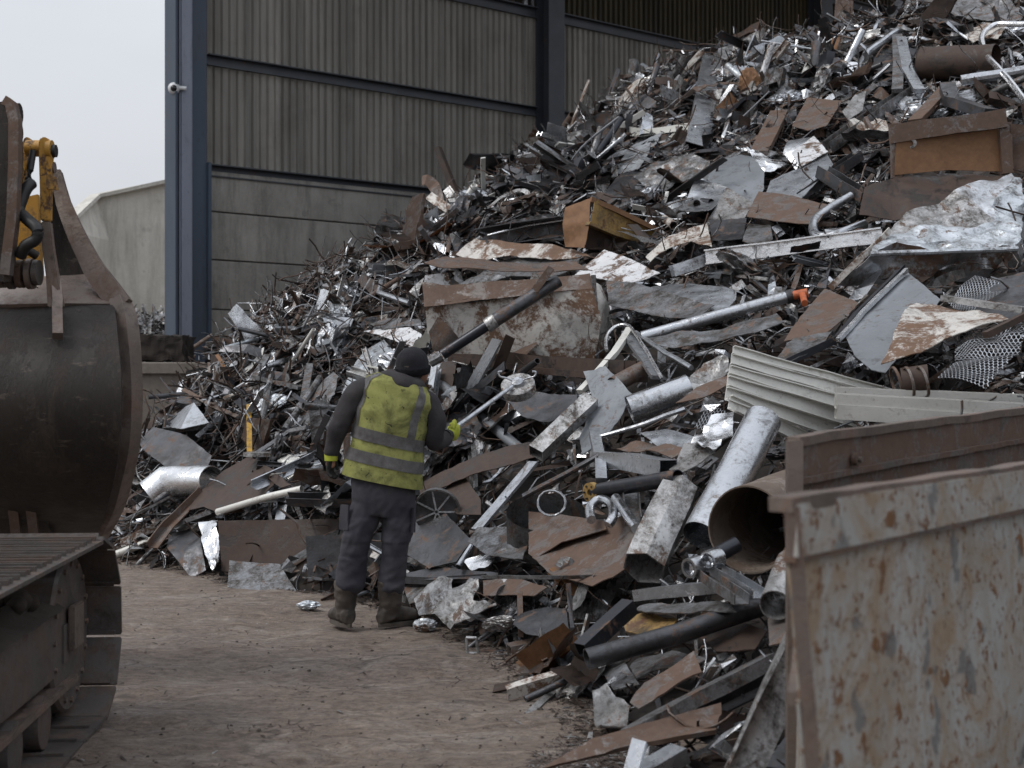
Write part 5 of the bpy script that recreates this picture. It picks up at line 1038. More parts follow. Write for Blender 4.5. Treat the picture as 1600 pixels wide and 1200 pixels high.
for nm, (mat, cnt, kd) in STUFF.items():
    V = []; Fc = []
    for _ in range(cnt):
        for _t in range(30):
            x = rs.uniform(-4.4, 9.5); y = rs.uniform(4.8, 22.5)
            if kd == 'w' and rs.random() < .18: x = rs.uniform(-4.4, -.8); y = rs.uniform(11.5, 20)
            if abs(x) > y * .5 + .6: continue
            z = hz(x, y)
            if z > .02 and (rs.random() < .12 or not near_hero(*proj(Vector((x, y, z))))): break
        else: continue
        n_ = hnorm(x, y); left = x < -.12 * y and y > 11
        q = n_.to_track_quat('Z', 'Y') @ Quaternion((0, 0, 1), rs.uniform(0, 6.28)) @ Quaternion((0, 1, 0), rs.gauss(0, .5 if kd == 's' else .28)) @ Quaternion((1, 0, 0), rs.gauss(0, .7))
        p = Vector((x, y, z)) + n_ * rs.uniform(-.1, .1 if not left else .15)
        sc = (.55 if y < 9 else .8 if y < 13 else 1.0)
        if kd == 's': add_shard(V, Fc, p, q, rs.uniform(.12, .65) * sc, (rs.uniform(.012, .06) if rs.random() < .75 else rs.uniform(.06, .17)) * sc, rs.uniform(-3.2, 3.2), rs.uniform(-3, 3), rs)
        else: add_wire(V, Fc, p, q, rs.uniform(.25, .9) * sc, rs.uniform(.003, .01) * (1.2 if left else 1), rs.uniform(.05, .6), rs)
    me = bpy.data.meshes.new(nm); me.from_pydata(V, [], Fc); me.materials.append(MATS[mat])
    if kd == 'w': me.shade_smooth()
    o = bpy.data.objects.new(nm, me); C.objects.link(o); tag(o, SL[nm], kind='stuff')
# litter on the dirt: chips, flakes and small stones in drifts; thicker by the heap foot
for nm, mat, cnt, lb, seed in (('ground_chips', 'dark_rust', 6500, 'dark rusty flakes trodden into the yard dirt', 1), ('pale_chips', 'mottled', 2200, 'pale metal flakes and scraps lying on the yard dirt', 2), ('ground_stones', 'mud', 2200, 'small stones and clods on the yard dirt', 3)):
    V = []; Fc = []; rg = random.Random(seed * 77)
    for _ in range(cnt):
        for _t in range(60):
            y = 5.2 + rg.random() ** 1.2 * 9; x = rg.uniform(-.42 * y, .3 * y); h_ = hz(x, y); cl = noise.noise(Vector((x * 1.6, y * 3, seed)))
            if h_ < .05 and (rg.random() < (.01 + max(0, cl - .1) * .5) or (h_ > -.12 and rg.random() < .8)): break
        p = Vector((x, y, gh(x, y) + .002)); s = .003 + .010 * rg.random() ** 3 * (2.2 if h_ > -.08 else 1)
        q = Quaternion((0, 0, 1), rg.uniform(0, 6.28)) @ Quaternion((0, 1, 0), rg.gauss(0, .15))
        if seed < 3: add_shard(V, Fc, p + Vector((0, 0, s * .2)), q, s * rg.uniform(2, 7), s * rg.uniform(.4, 1.1), rg.uniform(-1.2, 1.2), 0, rg)
        else:
            b0 = len(V); V += [p + q @ (Vector((rg.uniform(.5, 1.3) * math.cos(a), rg.uniform(.5, 1.3) * math.sin(a), -.1)) * s) for a in (0, 1.05, 2.1, 3.14, 4.2, 5.25)] + [p + q @ (Vector((rg.uniform(.2, .6) * math.cos(a), rg.uniform(.2, .6) * math.sin(a), rg.uniform(.3, .6))) * s) for a in (.5, 2.6, 4.7)]
            Fc += [(b0 + 6, b0 + 7, b0 + 8), (b0, b0 + 1, b0 + 6), (b0 + 1, b0 + 2, b0 + 7, b0 + 6), (b0 + 2, b0 + 3, b0 + 7), (b0 + 3, b0 + 4, b0 + 8, b0 + 7), (b0 + 4, b0 + 5, b0 + 8), (b0 + 5, b0, b0 + 6, b0 + 8)]
    me = bpy.data.meshes.new(nm); me.from_pydata(V, [], Fc); me.materials.append(MATS[mat]); o = bpy.data.objects.new(nm, me); C.objects.link(o); tag(o, lb, kind='stuff')
for i, (x, y, lb) in enumerate(((664, 978, 'crumpled blue-white can on the dirt right of the worker boots'), (482, 946, 'crumpled silver wrapper on the dirt left of the worker boots'), (1030, 1000, None))):
    if not lb: continue
    g = G(x, y + 6); bm = crumple_mesh(40 + i); bmesh.ops.scale(bm, verts=bm.verts, vec=(.16, .14, .2)); bmesh.ops.translate(bm, verts=bm.verts, vec=Vector((g.x, g.y, .03))); tag(build('crumpled_can', bm, 'blue_white', smooth=25), lb, 'litter')
# far scrap behind the ledge, by the pale building
V = []; Fc = []
for _ in range(1600):
    u = rs.random(); y = rs.uniform(26, 37); x = U(rs.uniform(195, 262), 0, y).x; top_ = U(0, 488 + 40 * abs(u - .5), y).z
    z = rs.uniform(1.8, top_); q = Quaternion((0, 0, 1), rs.uniform(0, 6.28)) @ Quaternion((0, 1, 0), rs.gauss(0, .8)); add_shard(V, Fc, Vector((x, y, z)), q, rs.uniform(.15, .7), rs.uniform(.02, .12), rs.uniform(-2, 2), 1, rs)
me = bpy.data.meshes.new('far_scrap'); me.from_pydata(V, [], Fc); me.materials.append(MATS['galvanised_dirty']); o = bpy.data.objects.new('far_scrap', me); C.objects.link(o); tag(o, 'distant low scrap pile before the pale building', kind='stuff')

# ------------------------------------------------------------------ the skip in the near right corner
skip = empty('skip', U(1420, 1200, 3.6) * 1, 'near open steel skip with rust-stained grey sides and bent rims', 'skip')
nd = Vector((.607, .795, 0)); a0 = U(1222, 787, 3.0); zn = a0.z; f0 = U(1240, 688, 4.6)
def SK(o, t, dz=0, n_=0): return o + nd * t + Vector((0, 0, dz)) + Vector((nd.y, -nd.x, 0)) * n_
def skin(pts, nm, mat, th=.008, crum=.022, seg=.09):
    SEED[0] += 1
    o = build(nm, sheet_bm(pts, th, crum, 1.3, seg, SEED[0], .001, crease=0), mat, skip, 40); return o
lean = Vector((.115, .08, 0))
bl = SK(a0, 0) + lean; bl.z = 0.08; br = SK(a0, 2.6) + Vector((0.05, .03, 0)); br.z = .08
skin([SK(a0, 0, -.115), SK(a0, 2.6, -.115), br, bl], 'near_side', 'skip_paint')
skin([SK(a0, 0, 0, .012), SK(a0, 2.6, 0, .012), SK(a0, 2.6, -.112, .016), SK(a0, 0, -.112, .016)], 'rim_band', 'skip_paint', .02, .004)
bm = bmesh.new(); sweep(bm, resample([SK(a0, -.01, .0, .0), SK(a0, 2.6, .0, .0)], .06), rect(.055, .03), dent=.01, seed=3); build('rim', bm, 'worn_lit_steel', skip, 40)
bm = bmesh.new(); sweep(bm, resample([SK(a0, -.01, -.117, .02), SK(a0, 2.6, -.117, .02)], .06), rect(.03, .012), dent=.004, seed=4); build('band_fold', bm, 'rusty_steel', skip, 40)
bm = bmesh.new(); sweep(bm, resample([SK(a0, .004, -.01, .02), bl + Vector((.016, -.01, 0))], .08), rect(.03, .03), dent=.006, seed=5); build('corner_strip', bm, 'worn_lit_steel', skip, 40)
f1 = f0 + nd * 2.32; f1.z = U(1600, 641, f1.y).z; f2 = f0 + nd * 4; f2.z = f1.z + .03
fb0 = f0.copy(); fb0.z = .08; fb2 = f2.copy(); fb2.z = .08
skin([f0, f1, f2, fb2, fb0], 'far_side', 'rusty_steel', .01, .01)
bm = bmesh.new(); sweep(bm, resample([f0, f1, f2], .08), rect(.045, .03), dent=.006, seed=6); build('rim', bm, 'worn_lit_steel', skip, 40)
bm = bmesh.new(); ff = lambda t, dz: f0 + nd * t + Vector((0, 0, dz + (f1.z - f0.z) * t / 2.32)) + Vector((nd.y, -nd.x, 0)) * .02
sweep(bm, resample([ff(0, -.13), ff(3.8, -.13)], .08), rect(.03, .02), dent=.006, seed=7); build('rib', bm, 'rusty_steel', skip, 40)
lo = Vector((0, 0, -.42))
skin([a0 + Vector((.03, .01, 0)) + lo, f0 + Vector((.02, 0, 0)) + lo, fb0 + Vector((-.003, 0, 0)), bl + Vector((.004, .01, 0))], 'end_panel', 'skip_paint', .008, .004)
bm = bmesh.new(); sweep(bm, resample([a0 + Vector((.04, .03, 0)) + lo, f0 + Vector((.03, -.02, 0)) + lo], .06), rect(.04, .03), dent=.006, seed=8); build('rim', bm, 'worn_lit_steel', skip, 40)
bm = bmesh.new(); sweep(bm, [f0 + Vector((.0, -.01, 0)), fb0 + Vector((0, -.01, 0))], rect(.05, .04)); build('corner_strip', bm, 'worn_lit_steel', skip, 40)
q = ff(.42, -.09); bm = bmesh.new(); nn = Vector((nd.y, -nd.x, 0)); sweep(bm, [q, q + nn * .02], circ(.022, 16)); build('bolt', bm, 'rusty_steel', skip, 40)
q = ff(.42, -.09) + nn * .021; bm = bmesh.new(); sweep(bm, [q, q + nn * .012], circ(.01, 10)); build('bolt', bm, 'worn_lit_steel', skip, 40)
bm = bmesh.new(); vs = [bm.verts.new(p) for p in (bl, br, fb2, fb0)]; bm.faces.new(vs); bmesh.ops.solidify(bm, geom=bm.faces[:], thickness=.01); build('floor_plate', bm, 'rusty_steel', skip)
# a scraped gouge line and dents on the near side
bm = bmesh.new(); sweep(bm, resample([SK(a0, .33, -.36, -.006), SK(a0, .9, -.355, -.006)], .05), circ(.006, 6), dent=.003, seed=9); build('scrape', bm, 'dark_rust', skip, 60)

# ------------------------------------------------------------------ the worker, seen from behind
PY = 9.12
def q_(x, y, dy=0.0): return U(x, y, PY + dy)
def remeshed(name, bm, mat, voxel, parent, wrinkle=None, smooth_it=2):
    off = Vector(parent.location)
    me = bpy.data.meshes.new('tmp'); bm.to_mesh(me); bm.free(); o = bpy.data.objects.new('tmp', me); C.objects.link(o)
    md = o.modifiers.new('r', 'REMESH'); md.mode = 'VOXEL'; md.voxel_size = voxel
    if smooth_it: ms = o.modifiers.new('s', 'SMOOTH'); ms.iterations = smooth_it; ms.factor = .5
    dg = bpy.context.evaluated_depsgraph_get(); dg.update(); ev = o.evaluated_get(dg); m2 = bpy.data.meshes.new_from_object(ev)
    bpy.data.objects.remove(o); bm = bmesh.new(); bm.from_mesh(m2); bpy.data.meshes.remove(m2)
    if wrinkle:
        bm.normal_update()
        dv = [(v, v.normal * wrinkle(v.co)) for v in bm.verts]
        for v, d in dv: v.co = v.co + d
    return build(name, bm, mat, parent, smooth=180)
def limb(bm, pts, radii, n=16, k=5, flat=1.0, up=Vector((0, 1, 0))):
    """closed tapered limb along pts; radii at each pt"""
    P = spline(pts, k); rr_ = []
    for i in range(len(pts) - 1):
        for j in range(k): t = j / k; rr_.append(radii[i] * (1 - t) + radii[i + 1] * t)
    rr_.append(radii[-1])
    d0 = (P[0] - P[1]).normalized(); d1 = (P[-1] - P[-2]).normalized()
    P = [P[0] + d0 * rr_[0] * .6, P[0] + d0 * rr_[0] * .35] + P + [P[-1] + d1 * rr_[-1] * .35, P[-1] + d1 * rr_[-1] * .6]
    rr_ = [rr_[0] * .3, rr_[0] * .75] + rr_ + [rr_[-1] * .75, rr_[-1] * .3]
    sweep(bm, P, [(math.cos(2 * math.pi * i / n), flat * math.sin(2 * math.pi * i / n)) for i in range(n)], up=up, scale=rr_)
def loft(bm, secs, n=28, cap=True, e=.85):
    rings = []
    for (c, a, b_) in secs:
        r_ = []
        for i in range(n):
            t = 2 * math.pi * i / n; cx_, sx_ = math.cos(t), math.sin(t)
            r_.append(bm.verts.new(c + a * (math.copysign(abs(cx_) ** e, cx_)) + b_ * (math.copysign(abs(sx_) ** e, sx_))))
        rings.append(r_)
    for a, b_ in zip(rings, rings[1:]):
        for i in range(n): bm.faces.new((a[i], a[(i + 1) % n], b_[(i + 1) % n], b_[i]))
    if cap: bm.faces.new(rings[0][::-1]); bm.faces.new(rings[-1])
TS = [(597, 752, 61, .150, 11), (602, 718, 57, .142, 12), (607, 686, 54, .138, 13), (613, 650, 55, .14, 14), (619, 622, 56, .135, 15.5), (624, 604, 52, .115, 17), (630, 592, 36, .085, 18), (634, 584, 24, .065, 18)]
pm = PY / F
def tsec(t, off=0.0):
    t = max(0, min(t, len(TS) - 1.0001)); i = int(t); f = t - i; v = [a * (1 - f) + b_ * f for a, b_ in zip(TS[i], TS[i + 1])]
    c = q_(v[0], v[1]); tl = R(v[4]); ax = Vector((math.cos(tl), -.12, -math.sin(tl)))
    return c, ax * (v[2] * pm + off), Vector((.12, 1, 0)) * (v[3] + off)
def tpt(t, u, off=0.0, e=.85):
    c, a, b_ = tsec(t, off); cx_, sx_ = math.cos(u), math.sin(u)
    p = c + a * (math.copysign(abs(cx_) ** e, cx_)) + b_ * (math.copysign(abs(sx_) ** e, sx_))
    o_ = (p - c).normalized()
    fold = .010 * ridged(Vector((p.x * 1.2, p.y, p.z * 2.4)), 2.6) + .005 * noise.noise(p * 15) + .006 * ridged(Vector((p.x * 3 + p.z * 1.2, p.y, p.z)), 3.2)
    return p + o_ * fold
person = empty('person', q_(575, 980) * 1, 'worker in dirty yellow hi-vis vest, dark hoodie and beanie, seen from behind holding a pole', 'person')
person.location = Vector((q_(575, 600).x, PY, 0))
# body: one continuous figure
hc = q_(646, 574, .03); fv = Vector((.72, .66, .14)).normalized(); hs = fv.cross(Vector((.22, 0, 1))).normalized(); hu = hs.cross(fv).normalized()
bm = bmesh.new()
loft(bm, [tuple(tsec(t, -.035)) for t in (0, 1, 2, 3, 4, 5, 6)])
loft(bm, [(q_(x, y, dy), Vector((1, 0, -.15)) * hw * pm, Vector((0, 1, 0)) * hd) for x, y, hw, hd, dy in ((600, 800, 44, .11, 0), (599, 770, 46, .12, 0), (597, 745, 44, .12, 0))])
LL = [(574, 785, 0), (558, 840, -.02), (549, 890, 0), (541, 950, 0)]; RL = [(622, 790, 0), (620, 850, -.02), (613, 900, 0), (610, 952, 0)]
limb(bm, [q_(*p) for p in LL], [.085, .062, .058, .045]); limb(bm, [q_(*p) for p in RL], [.085, .062, .058, .045])
for px_, dr in ((541, Vector((-.5, .86, 0))), (610, Vector((.72, .69, 0)))):
    a = q_(px_, 960); a.z = .06; limb(bm, [a + Vector((0, 0, .02)), a + dr * .12], [.03, .022])
LA = [(586, 606, .0), (560, 612, .0), (542, 640, -.02), (529, 668, -.03), (521, 690, -.01), (517, 708, .0)]
RA = [(650, 618, .0), (672, 634, .0), (681, 660, -.01), (677, 688, .02), (690, 688, .09), (702, 682, .16)]
limb(bm, [q_(*p) for p in LA], [.055, .055, .046, .04, .035, .028]); limb(bm, [q_(*p) for p in RA], [.055, .055, .046, .042, .036, .028])
limb(bm, [q_(634, 596, .0), hc - hu * .06 - fv * .02], [.06, .055])
hv = []
for (f, u, rx, ru) in ((-.095, .0, .03, .04), (-.085, .01, .058, .075), (-.04, .012, .077, .108), (.02, .005, .077, .115), (.06, -.005, .068, .112), (.085, -.015, .055, .098), (.098, -.02, .035, .07)):
    hv.append((hc + fv * f + hu * u, hs * rx, hu * ru))
loft(bm, hv, 20, True, 1)
limb(bm, [hc + fv * .095 + hu * .01, hc + fv * .122 - hu * .022], [.011, .016], 8)           # nose
limb(bm, [hc + fv * .07 - hu * .095, hc + fv * .085 - hu * .1], [.03, .025], 8)               # chin
for s in (-1, 1):
    limb(bm, [hc + hs * s * .078 + hu * .015, hc + hs * s * .082 - hu * .025], [.014, .012], 8, flat=.5)   # ears
limb(bm, [hc + fv * .097 - hu * .058 + hs * .02, hc + fv * .097 - hu * .058 - hs * .02], [.008, .008], 8)  # mouth
for W0_, dv in ((q_(517, 706), Vector((-.04, 0, -1))), (q_(702, 682, .16), Vector((.4, .85, .15)))):
    limb(bm, [W0_, W0_ + dv.normalized() * .09], [.03, .034], flat=.6)
body = remeshed('body', bm, 'skin', .011, person)
for s in (-1, 1):
    bm = bmesh.new(); bmesh.ops.create_uvsphere(bm, u_segments=10, v_segments=8, radius=.012, matrix=Matrix.Translation(hc + fv * .088 + hs * s * .03 + hu * .012)); build('eye', bm, 'eye_white', person, 180)
bm = bmesh.new()
loft(bm, [(hc + hu * z - fv * .028, fv * .09 * k, hs * .083 * k) for z, k in ((-.075, .7), (-.05, .93), (-.02, .99), (.03, 1))], 24); build('hair', bm, 'hair', person, 180)
# beanie with a turned-up band and crown seams
bm = bmesh.new(); bh = []
for j in range(15):
    t = j / 14; z = -.035 + t * .17; k = math.sqrt(max(0.0, 1 - max(0, (z - .01) / .127) ** 2.2)); bh.append((z, max(k, .02)))
nB = 48; rings = []
for j, (z, k) in enumerate(bh):
    r_ = []
    for i in range(nB):
        a = 2 * math.pi * i / nB; groove = 1 - .035 * max(0, 1 - abs(((a / (2 * math.pi) * 6 + .5) % 1) - .5) * 9) * min(1, j / 6)
        p = hc - fv * .01 + hu * z + (fv * .113 * math.cos(a) + hs * .098 * math.sin(a)) * k * groove * (1.03 if j < 4 else 1)
        p += noise.noise_vector(p * 14) * .004
        r_.append(bm.verts.new(p))
    rings.append(r_)
for a, b_ in zip(rings, rings[1:]):
    for i in range(nB): bm.faces.new((a[i], a[(i + 1) % nB], b_[(i + 1) % nB], b_[i]))
bm.faces.new(rings[-1]); build('beanie', bm, 'beanie_wool', person, 70)
bm = bmesh.new(); loft(bm, [(hc - fv * .01 + hu * z, fv * .12 * k, hs * .105 * k) for z, k in ((-.038, .98), (-.032, 1.02), (-.002, 1.02), (.006, .985))], 40, False, 1); bmesh.ops.solidify(bm, geom=bm.faces[:], thickness=.004); build('beanie_band', bm, 'beanie_wool', person, 60)
# hoodie with sleeves and the hood bunched at the neck
def wr_h(p): return .007 * ridged(Vector((p.x, p.y, p.z * 1.6)), 5.5) + .004 * noise.noise(p * 17) + .005 * ridged(p + Vector((3, 1, 2)), 9)
bm = bmesh.new(); loft(bm, [tuple(tsec(t, -.016)) for t in (.15, 1, 2, 3, 4, 5, 6, 7)])
limb(bm, [q_(*p) for p in LA], [.066, .07, .062, .056, .05, .043]); RS = RA[:5] + [(698, 684, .125)]; limb(bm, [q_(*p) for p in RS], [.066, .068, .06, .056, .05, .044])
hb = []
for k in range(13):
    a = R(k * 30); hb.append(q_(635, 598, .01) + Vector((math.cos(a) * .084, math.sin(a) * .072, -.33 * math.cos(a) * .088)))
limb(bm, hb, [.024 + .014 * (1 + math.cos(R(k * 30 - 270))) for k in range(13)], 12, 3)
limb(bm, [q_(612, 588, -.03), q_(626, 600, -.09), q_(650, 609, -.07)], [.028, .036, .022], 12)
remeshed('hoodie', bm, 'hoodie_cloth', .0095, person, wr_h, 3)
# trousers
def wr_t(p):
    zk = p.z; k = 1.5 if (zk < .45 or .55 < zk < .7) else .8
    w_ = noise.noise_vector(p * 3) * .08
    return k * (.006 * ridged(Vector((p.x * 1.6, p.y, p.z * 1.5 + p.x * 1.1)) + w_, 5) + .005 * ridged(Vector((p.x * 1.3, p.y, p.z * 1.6 - p.x * .9)) + w_ * 2, 9)) + .003 * noise.noise(p * 22) - .004
bm = bmesh.new()
loft(bm, [(q_(x, y, dy), Vector((1, 0, -.15)) * hw * pm, Vector((0, 1, 0)) * hd) for x, y, hw, hd, dy in ((599, 806, 40, .115, 0), (600, 785, 50, .135, 0), (599, 760, 50, .14, 0), (599, 730, 46, .13, 0))])
limb(bm, [q_(x, y, d) for x, y, d in ((577, 785, 0), (565, 815, -.01), (556, 850, -.015), (550, 880, 0), (547, 915, 0))], [.108, .1, .09, .088, .086], 20)
limb(bm, [q_(x, y, d) for x, y, d in ((622, 788, 0), (621, 818, -.01), (618, 852, -.015), (614, 882, 0), (612, 918, 0))], [.106, .098, .087, .083, .082], 20)
tr = remeshed('trousers', bm, 'trouser_cloth', .011, person, wr_t, 2)
for x0, x1, y0, y1, dy in ((534, 546, 788, 828, -.03), (640, 650, 792, 832, -.03)):
    bm = bmesh.new(); P = [q_(x0, y0, dy), q_(x1, y0 + 1, dy - .06), q_(x1, y1, dy - .06), q_(x0 - 2, y1 - 1, dy)]; bm.free()
    build('thigh_pocket', sheet_bm(P, .012, .008, 6, .03, 3, .001), 'trouser_cloth', person, 50)
# vest with openings for the arms; bands proud of the cloth
bm = bmesh.new(); nt, nu = 44, 72; grid = [[bm.verts.new(tpt(5.9 * j / nt, 2 * math.pi * i / nu, .004)) for i in range(nu)] for j in range(nt + 1)]
for j in range(nt):
    for i in range(nu):
        t = 5.9 * (j + .5) / nt; u = 2 * math.pi * (i + .5) / nu; cu = math.cos(u)
        if t > 3.0 and abs(cu) > (.985 - .03 * min(1, t - 3) if t < 5.2 else .99): continue
        bm.faces.new((grid[j][i], grid[j][(i + 1) % nu], grid[j + 1][(i + 1) % nu], grid[j + 1][i]))
for v in [v for v in bm.verts if not v.link_faces]: bm.verts.remove(v)
bmesh.ops.solidify(bm, geom=bm.faces[:], thickness=.004)
vest = build('hi_vis_vest', bm, 'hivis_yellow', person, 60)
def band(t0, t1, u0, u1, nt_=4, nu_=72, slant=0):
    bm = bmesh.new(); g = [[bm.verts.new(tpt(t0 + (t1 - t0) * j / nt_, u0 + (u1 - u0) * i / nu_ + slant * j / nt_, .0085)) for i in range(nu_ + 1)] for j in range(nt_ + 1)]
    for j in range(nt_):
        for i in range(nu_): bm.faces.new((g[j][i], g[j][i + 1], g[j + 1][i + 1], g[j + 1][i]))
    bmesh.ops.solidify(bm, geom=bm.faces[:], thickness=.002); build('reflective_band', bm, 'reflective_band', vest, 60)
band(.72, 1.28, 0, 2 * math.pi); band(1.75, 2.3, 0, 2 * math.pi)
band(2.302, 5.85, R(202), R(222), 36, 6, R(8)); band(2.302, 5.85, R(301), R(318), 36, 6, R(10))
# gloves: palm, four fingers and a thumb
def hand(bm, w0, d, s, n_, curl, spread=.1):
    d, s, n_ = d.normalized(), s.normalized(), n_.normalized()
    loft(bm, [(w0 + d * t, s * a, n_ * b_) for t, a, b_ in ((-.02, .03, .026), (.0, .031, .025), (.04, .042, .022), (.075, .045, .02), (.095, .042, .016))], 16, True, 1)
    for i in range(4):
        b0 = w0 + d * .088 + s * (-.031 + .021 * i); L = (.056, .068, .072, .064)[i]; dd = (d + s * spread * (i - 1.5)).normalized(); P = [b0]; a = curl[0]
        for k in range(3):
            q = Quaternion(s, 0); v = dd * math.cos(a) + n_ * math.sin(a); P.append(P[-1] + v * L * (.45, .33, .25)[k]); a += curl[1]
        limb(bm, P, [.0125, .0118, .011, .0098], 10, 3)
    b0 = w0 + d * .025 + s * .034; limb(bm, [b0, b0 + d * .022 + s * .022 + n_ * .008, b0 + d * .048 + s * .026 + n_ * .022, b0 + d * .066 + s * .016 + n_ * .032], [.016, .0145, .013, .011], 10, 3)
pd = (q_(806, 600, .85) - q_(706, 672, .2)).normalized()
bm = bmesh.new(); hand(bm, q_(517, 712), Vector((-.1, .1, -1)), Vector((.25, .95, .08)), Vector((.95, -.25, -.1)), (.35, .42))
g = remeshed('glove', bm, 'glove_black', .0042, person, None, 1)
bm = bmesh.new(); loft(bm, [(q_(517.3, y), Vector((1, 0, 0)) * r_, Vector((0, 1, 0)) * r_) for y, r_ in ((704, .047), (712, .044), (720, .042))], 20, True, 1); build('glove_cuff', bm, 'glove_yellow', person, 40)
fd = Vector((.45, .85, .12)).normalized(); hn = (fd.cross(pd)).normalized(); hn = -hn if hn.x > 0 else hn
w0 = q_(701, 680, .14); bm = bmesh.new(); sd_ = (pd - fd * pd.dot(fd)).normalized(); hand(bm, w0, fd, sd_, hn, (.9, 1.05), .02); bmesh.ops.scale(bm, verts=bm.verts, vec=(1.22, 1.22, 1.22), space=Matrix.Translation(-w0))
remeshed('glove', bm, 'glove_yellow', .0042, person, None, 1)
bm = bmesh.new(); loft(bm, [(w0 + fd * t, sd_ * r_, hn * r_) for t, r_ in ((-.04, .043), (-.01, .041), (.01, .036))], 20, True, 1); build('glove_cuff', bm, 'glove_black', person, 40)
# boots
for px_, dr, nm in ((538, Vector((-.45, .89, 0)), 0), (609, Vector((.78, .62, 0)), 1)):
    dr = dr.normalized(); sr = Vector((dr.y, -dr.x, 0)); a = q_(px_, 962); a.z = 0; a.y = PY + .03
    def wr_b(p): return .006 * ridged(Vector((p.x, p.y, p.z * 1.8)), 8) + .003 * noise.noise(p * 30)
    bm = bmesh.new(); top_ = q_(px_ + (3 if nm == 0 else 1), 908)
    loft(bm, [(a + Vector((0, 0, z)) + (top_ - a - Vector((0, 0, .29))) * (z / .29) * 1.0, sr * r_, dr * r_ * 1.08) for z, r_ in ((.05, .052), (.1, .056), (.15, .064), (.22, .071), (.29, .074))], 20, True, 1)
    loft(bm, [(a + dr * t + Vector((0, 0, .025 + h_ * .5)), sr * w_, Vector((0, 0, 1)) * (h_ * .5)) for t, w_, h_ in ((-.085, .03, .06), (-.07, .045, .11), (-.02, .05, .13), (.05, .052, .12), (.11, .055, .09), (.17, .054, .075), (.21, .04, .06), (.222, .02, .035))], 16, True, .9)
    bt = remeshed('boot', bm, 'boot_leather', .006, person, wr_b, 2)
    bm = bmesh.new(); outl = []
    for k in range(28):
        t_ = 2 * math.pi * k / 28; outl.append((.066 + .158 * math.cos(t_), (.052 + .008 * math.cos(t_)) * math.sin(t_)))
    for z0, z1, kk in ((.004, .03, 1.0),):
        A_ = [bm.verts.new(a + dr * x * kk + sr * y * kk + Vector((0, 0, z0))) for x, y in outl]; B_ = [bm.verts.new(a + dr * x + sr * y + Vector((0, 0, z1))) for x, y in outl]
        bm.faces.new(A_[::-1]); bm.faces.new(B_)
        for k in range(28): bm.faces.new((A_[k], A_[(k + 1) % 28], B_[(k + 1) % 28], B_[k]))
    o = build('sole', bm, 'boot_sole', bt, 40)
# the magnet on a pole
tool = empty('magnet_pole', q_(706, 672, .2), 'round magnet head on a long pale pole held out by the worker', 'tool')
p0, p1 = w0 + fd * .1 + hn * .04 - pd * .1, U(800, 604, 9.9)
bm = bmesh.new(); sweep(bm, resample([p0, p1], .1), circ(.0155, 14)); build('pole', bm, 'galvanised', tool, 40)
mc = U(809, 600, 9.95); ma = Vector((-.15, -.62, .77)).normalized()
bm = bmesh.new(); sweep(bm, [mc - ma * .07, mc - ma * .066, mc, mc + ma * .006], circ(1, 32), scale=[.11, .12, .12, .112], up=Vector((1, 0, 0))); build('magnet_disc', bm, 'mottled', tool, 30)
bm = bmesh.new(); sweep(bm, [mc + ma * .0065, mc + ma * .03, mc + ma * .05], circ(1, 20), scale=[.05, .045, .02], up=Vector((1, 0, 0))); build('hub', bm, 'galvanised', tool, 30)
for s in (-1, 1):
    b0 = mc + ma * .03 + Vector((s * .03, 0, 0)); bm = bmesh.new(); sweep(bm, spline([b0, b0 + Vector((s * .05, 0, .02)), b0 + Vector((s * .09, -.01, .03)), b0 + Vector((s * .1, -.01, .06)), b0 + Vector((s * .075, -.01, .065))], 5), circ(.007, 8)); build('hook', bm, 'galvanised', tool, 40)

# ------------------------------------------------------------------ excavator at the left: track and raised bucket
ex = empty('excavator', (-2.3, 5.5, 0), 'rusty tracked excavator at the left with its worn bucket raised over the track', 'excavator')
T = Vector((-.0765, .997, 0)).normalized(); NO = Vector((T.y, -T.x, 0))      # NO points to the camera side
OC = Vector((-1.865, 6.5, .43)); Rr = .40; Lb = 3.3
def TP(s, r_=0.0, n_=0.0):
    """point on the track loop: s = arc length from the top rear, r_ outward offset, n_ across (negative = away from the camera)"""
    per = 2 * Lb + 2 * math.pi * Rr; s %= per
    if s < Lb: c = Vector((0, 0, Rr + r_)); al = -Lb + s; o_ = Vector((0, 0, 1)); base = OC + T * al + o_ * (Rr + r_); tn = T
    elif s < Lb + math.pi * Rr: a = (s - Lb) / Rr; o_ = T * math.sin(a) + Vector((0, 0, math.cos(a))); base = OC + o_ * (Rr + r_); tn = T * math.cos(a) - Vector((0, 0, math.sin(a)))
    elif s < 2 * Lb + math.pi * Rr: al = -(s - Lb - math.pi * Rr); o_ = Vector((0, 0, -1)); base = OC + T * al + o_ * (Rr + r_); tn = -T
    else: a = (s - 2 * Lb - math.pi * Rr) / Rr; o_ = -T * math.sin(a) - Vector((0, 0, math.cos(a))); base = OC - T * Lb + o_ * (Rr + r_); tn = -T * math.cos(a) + Vector((0, 0, math.sin(a)))
    return base + NO * n_, o_, tn
per = 2 * Lb + 2 * math.pi * Rr; ns = 38; pitch = per / ns
SHW = .56
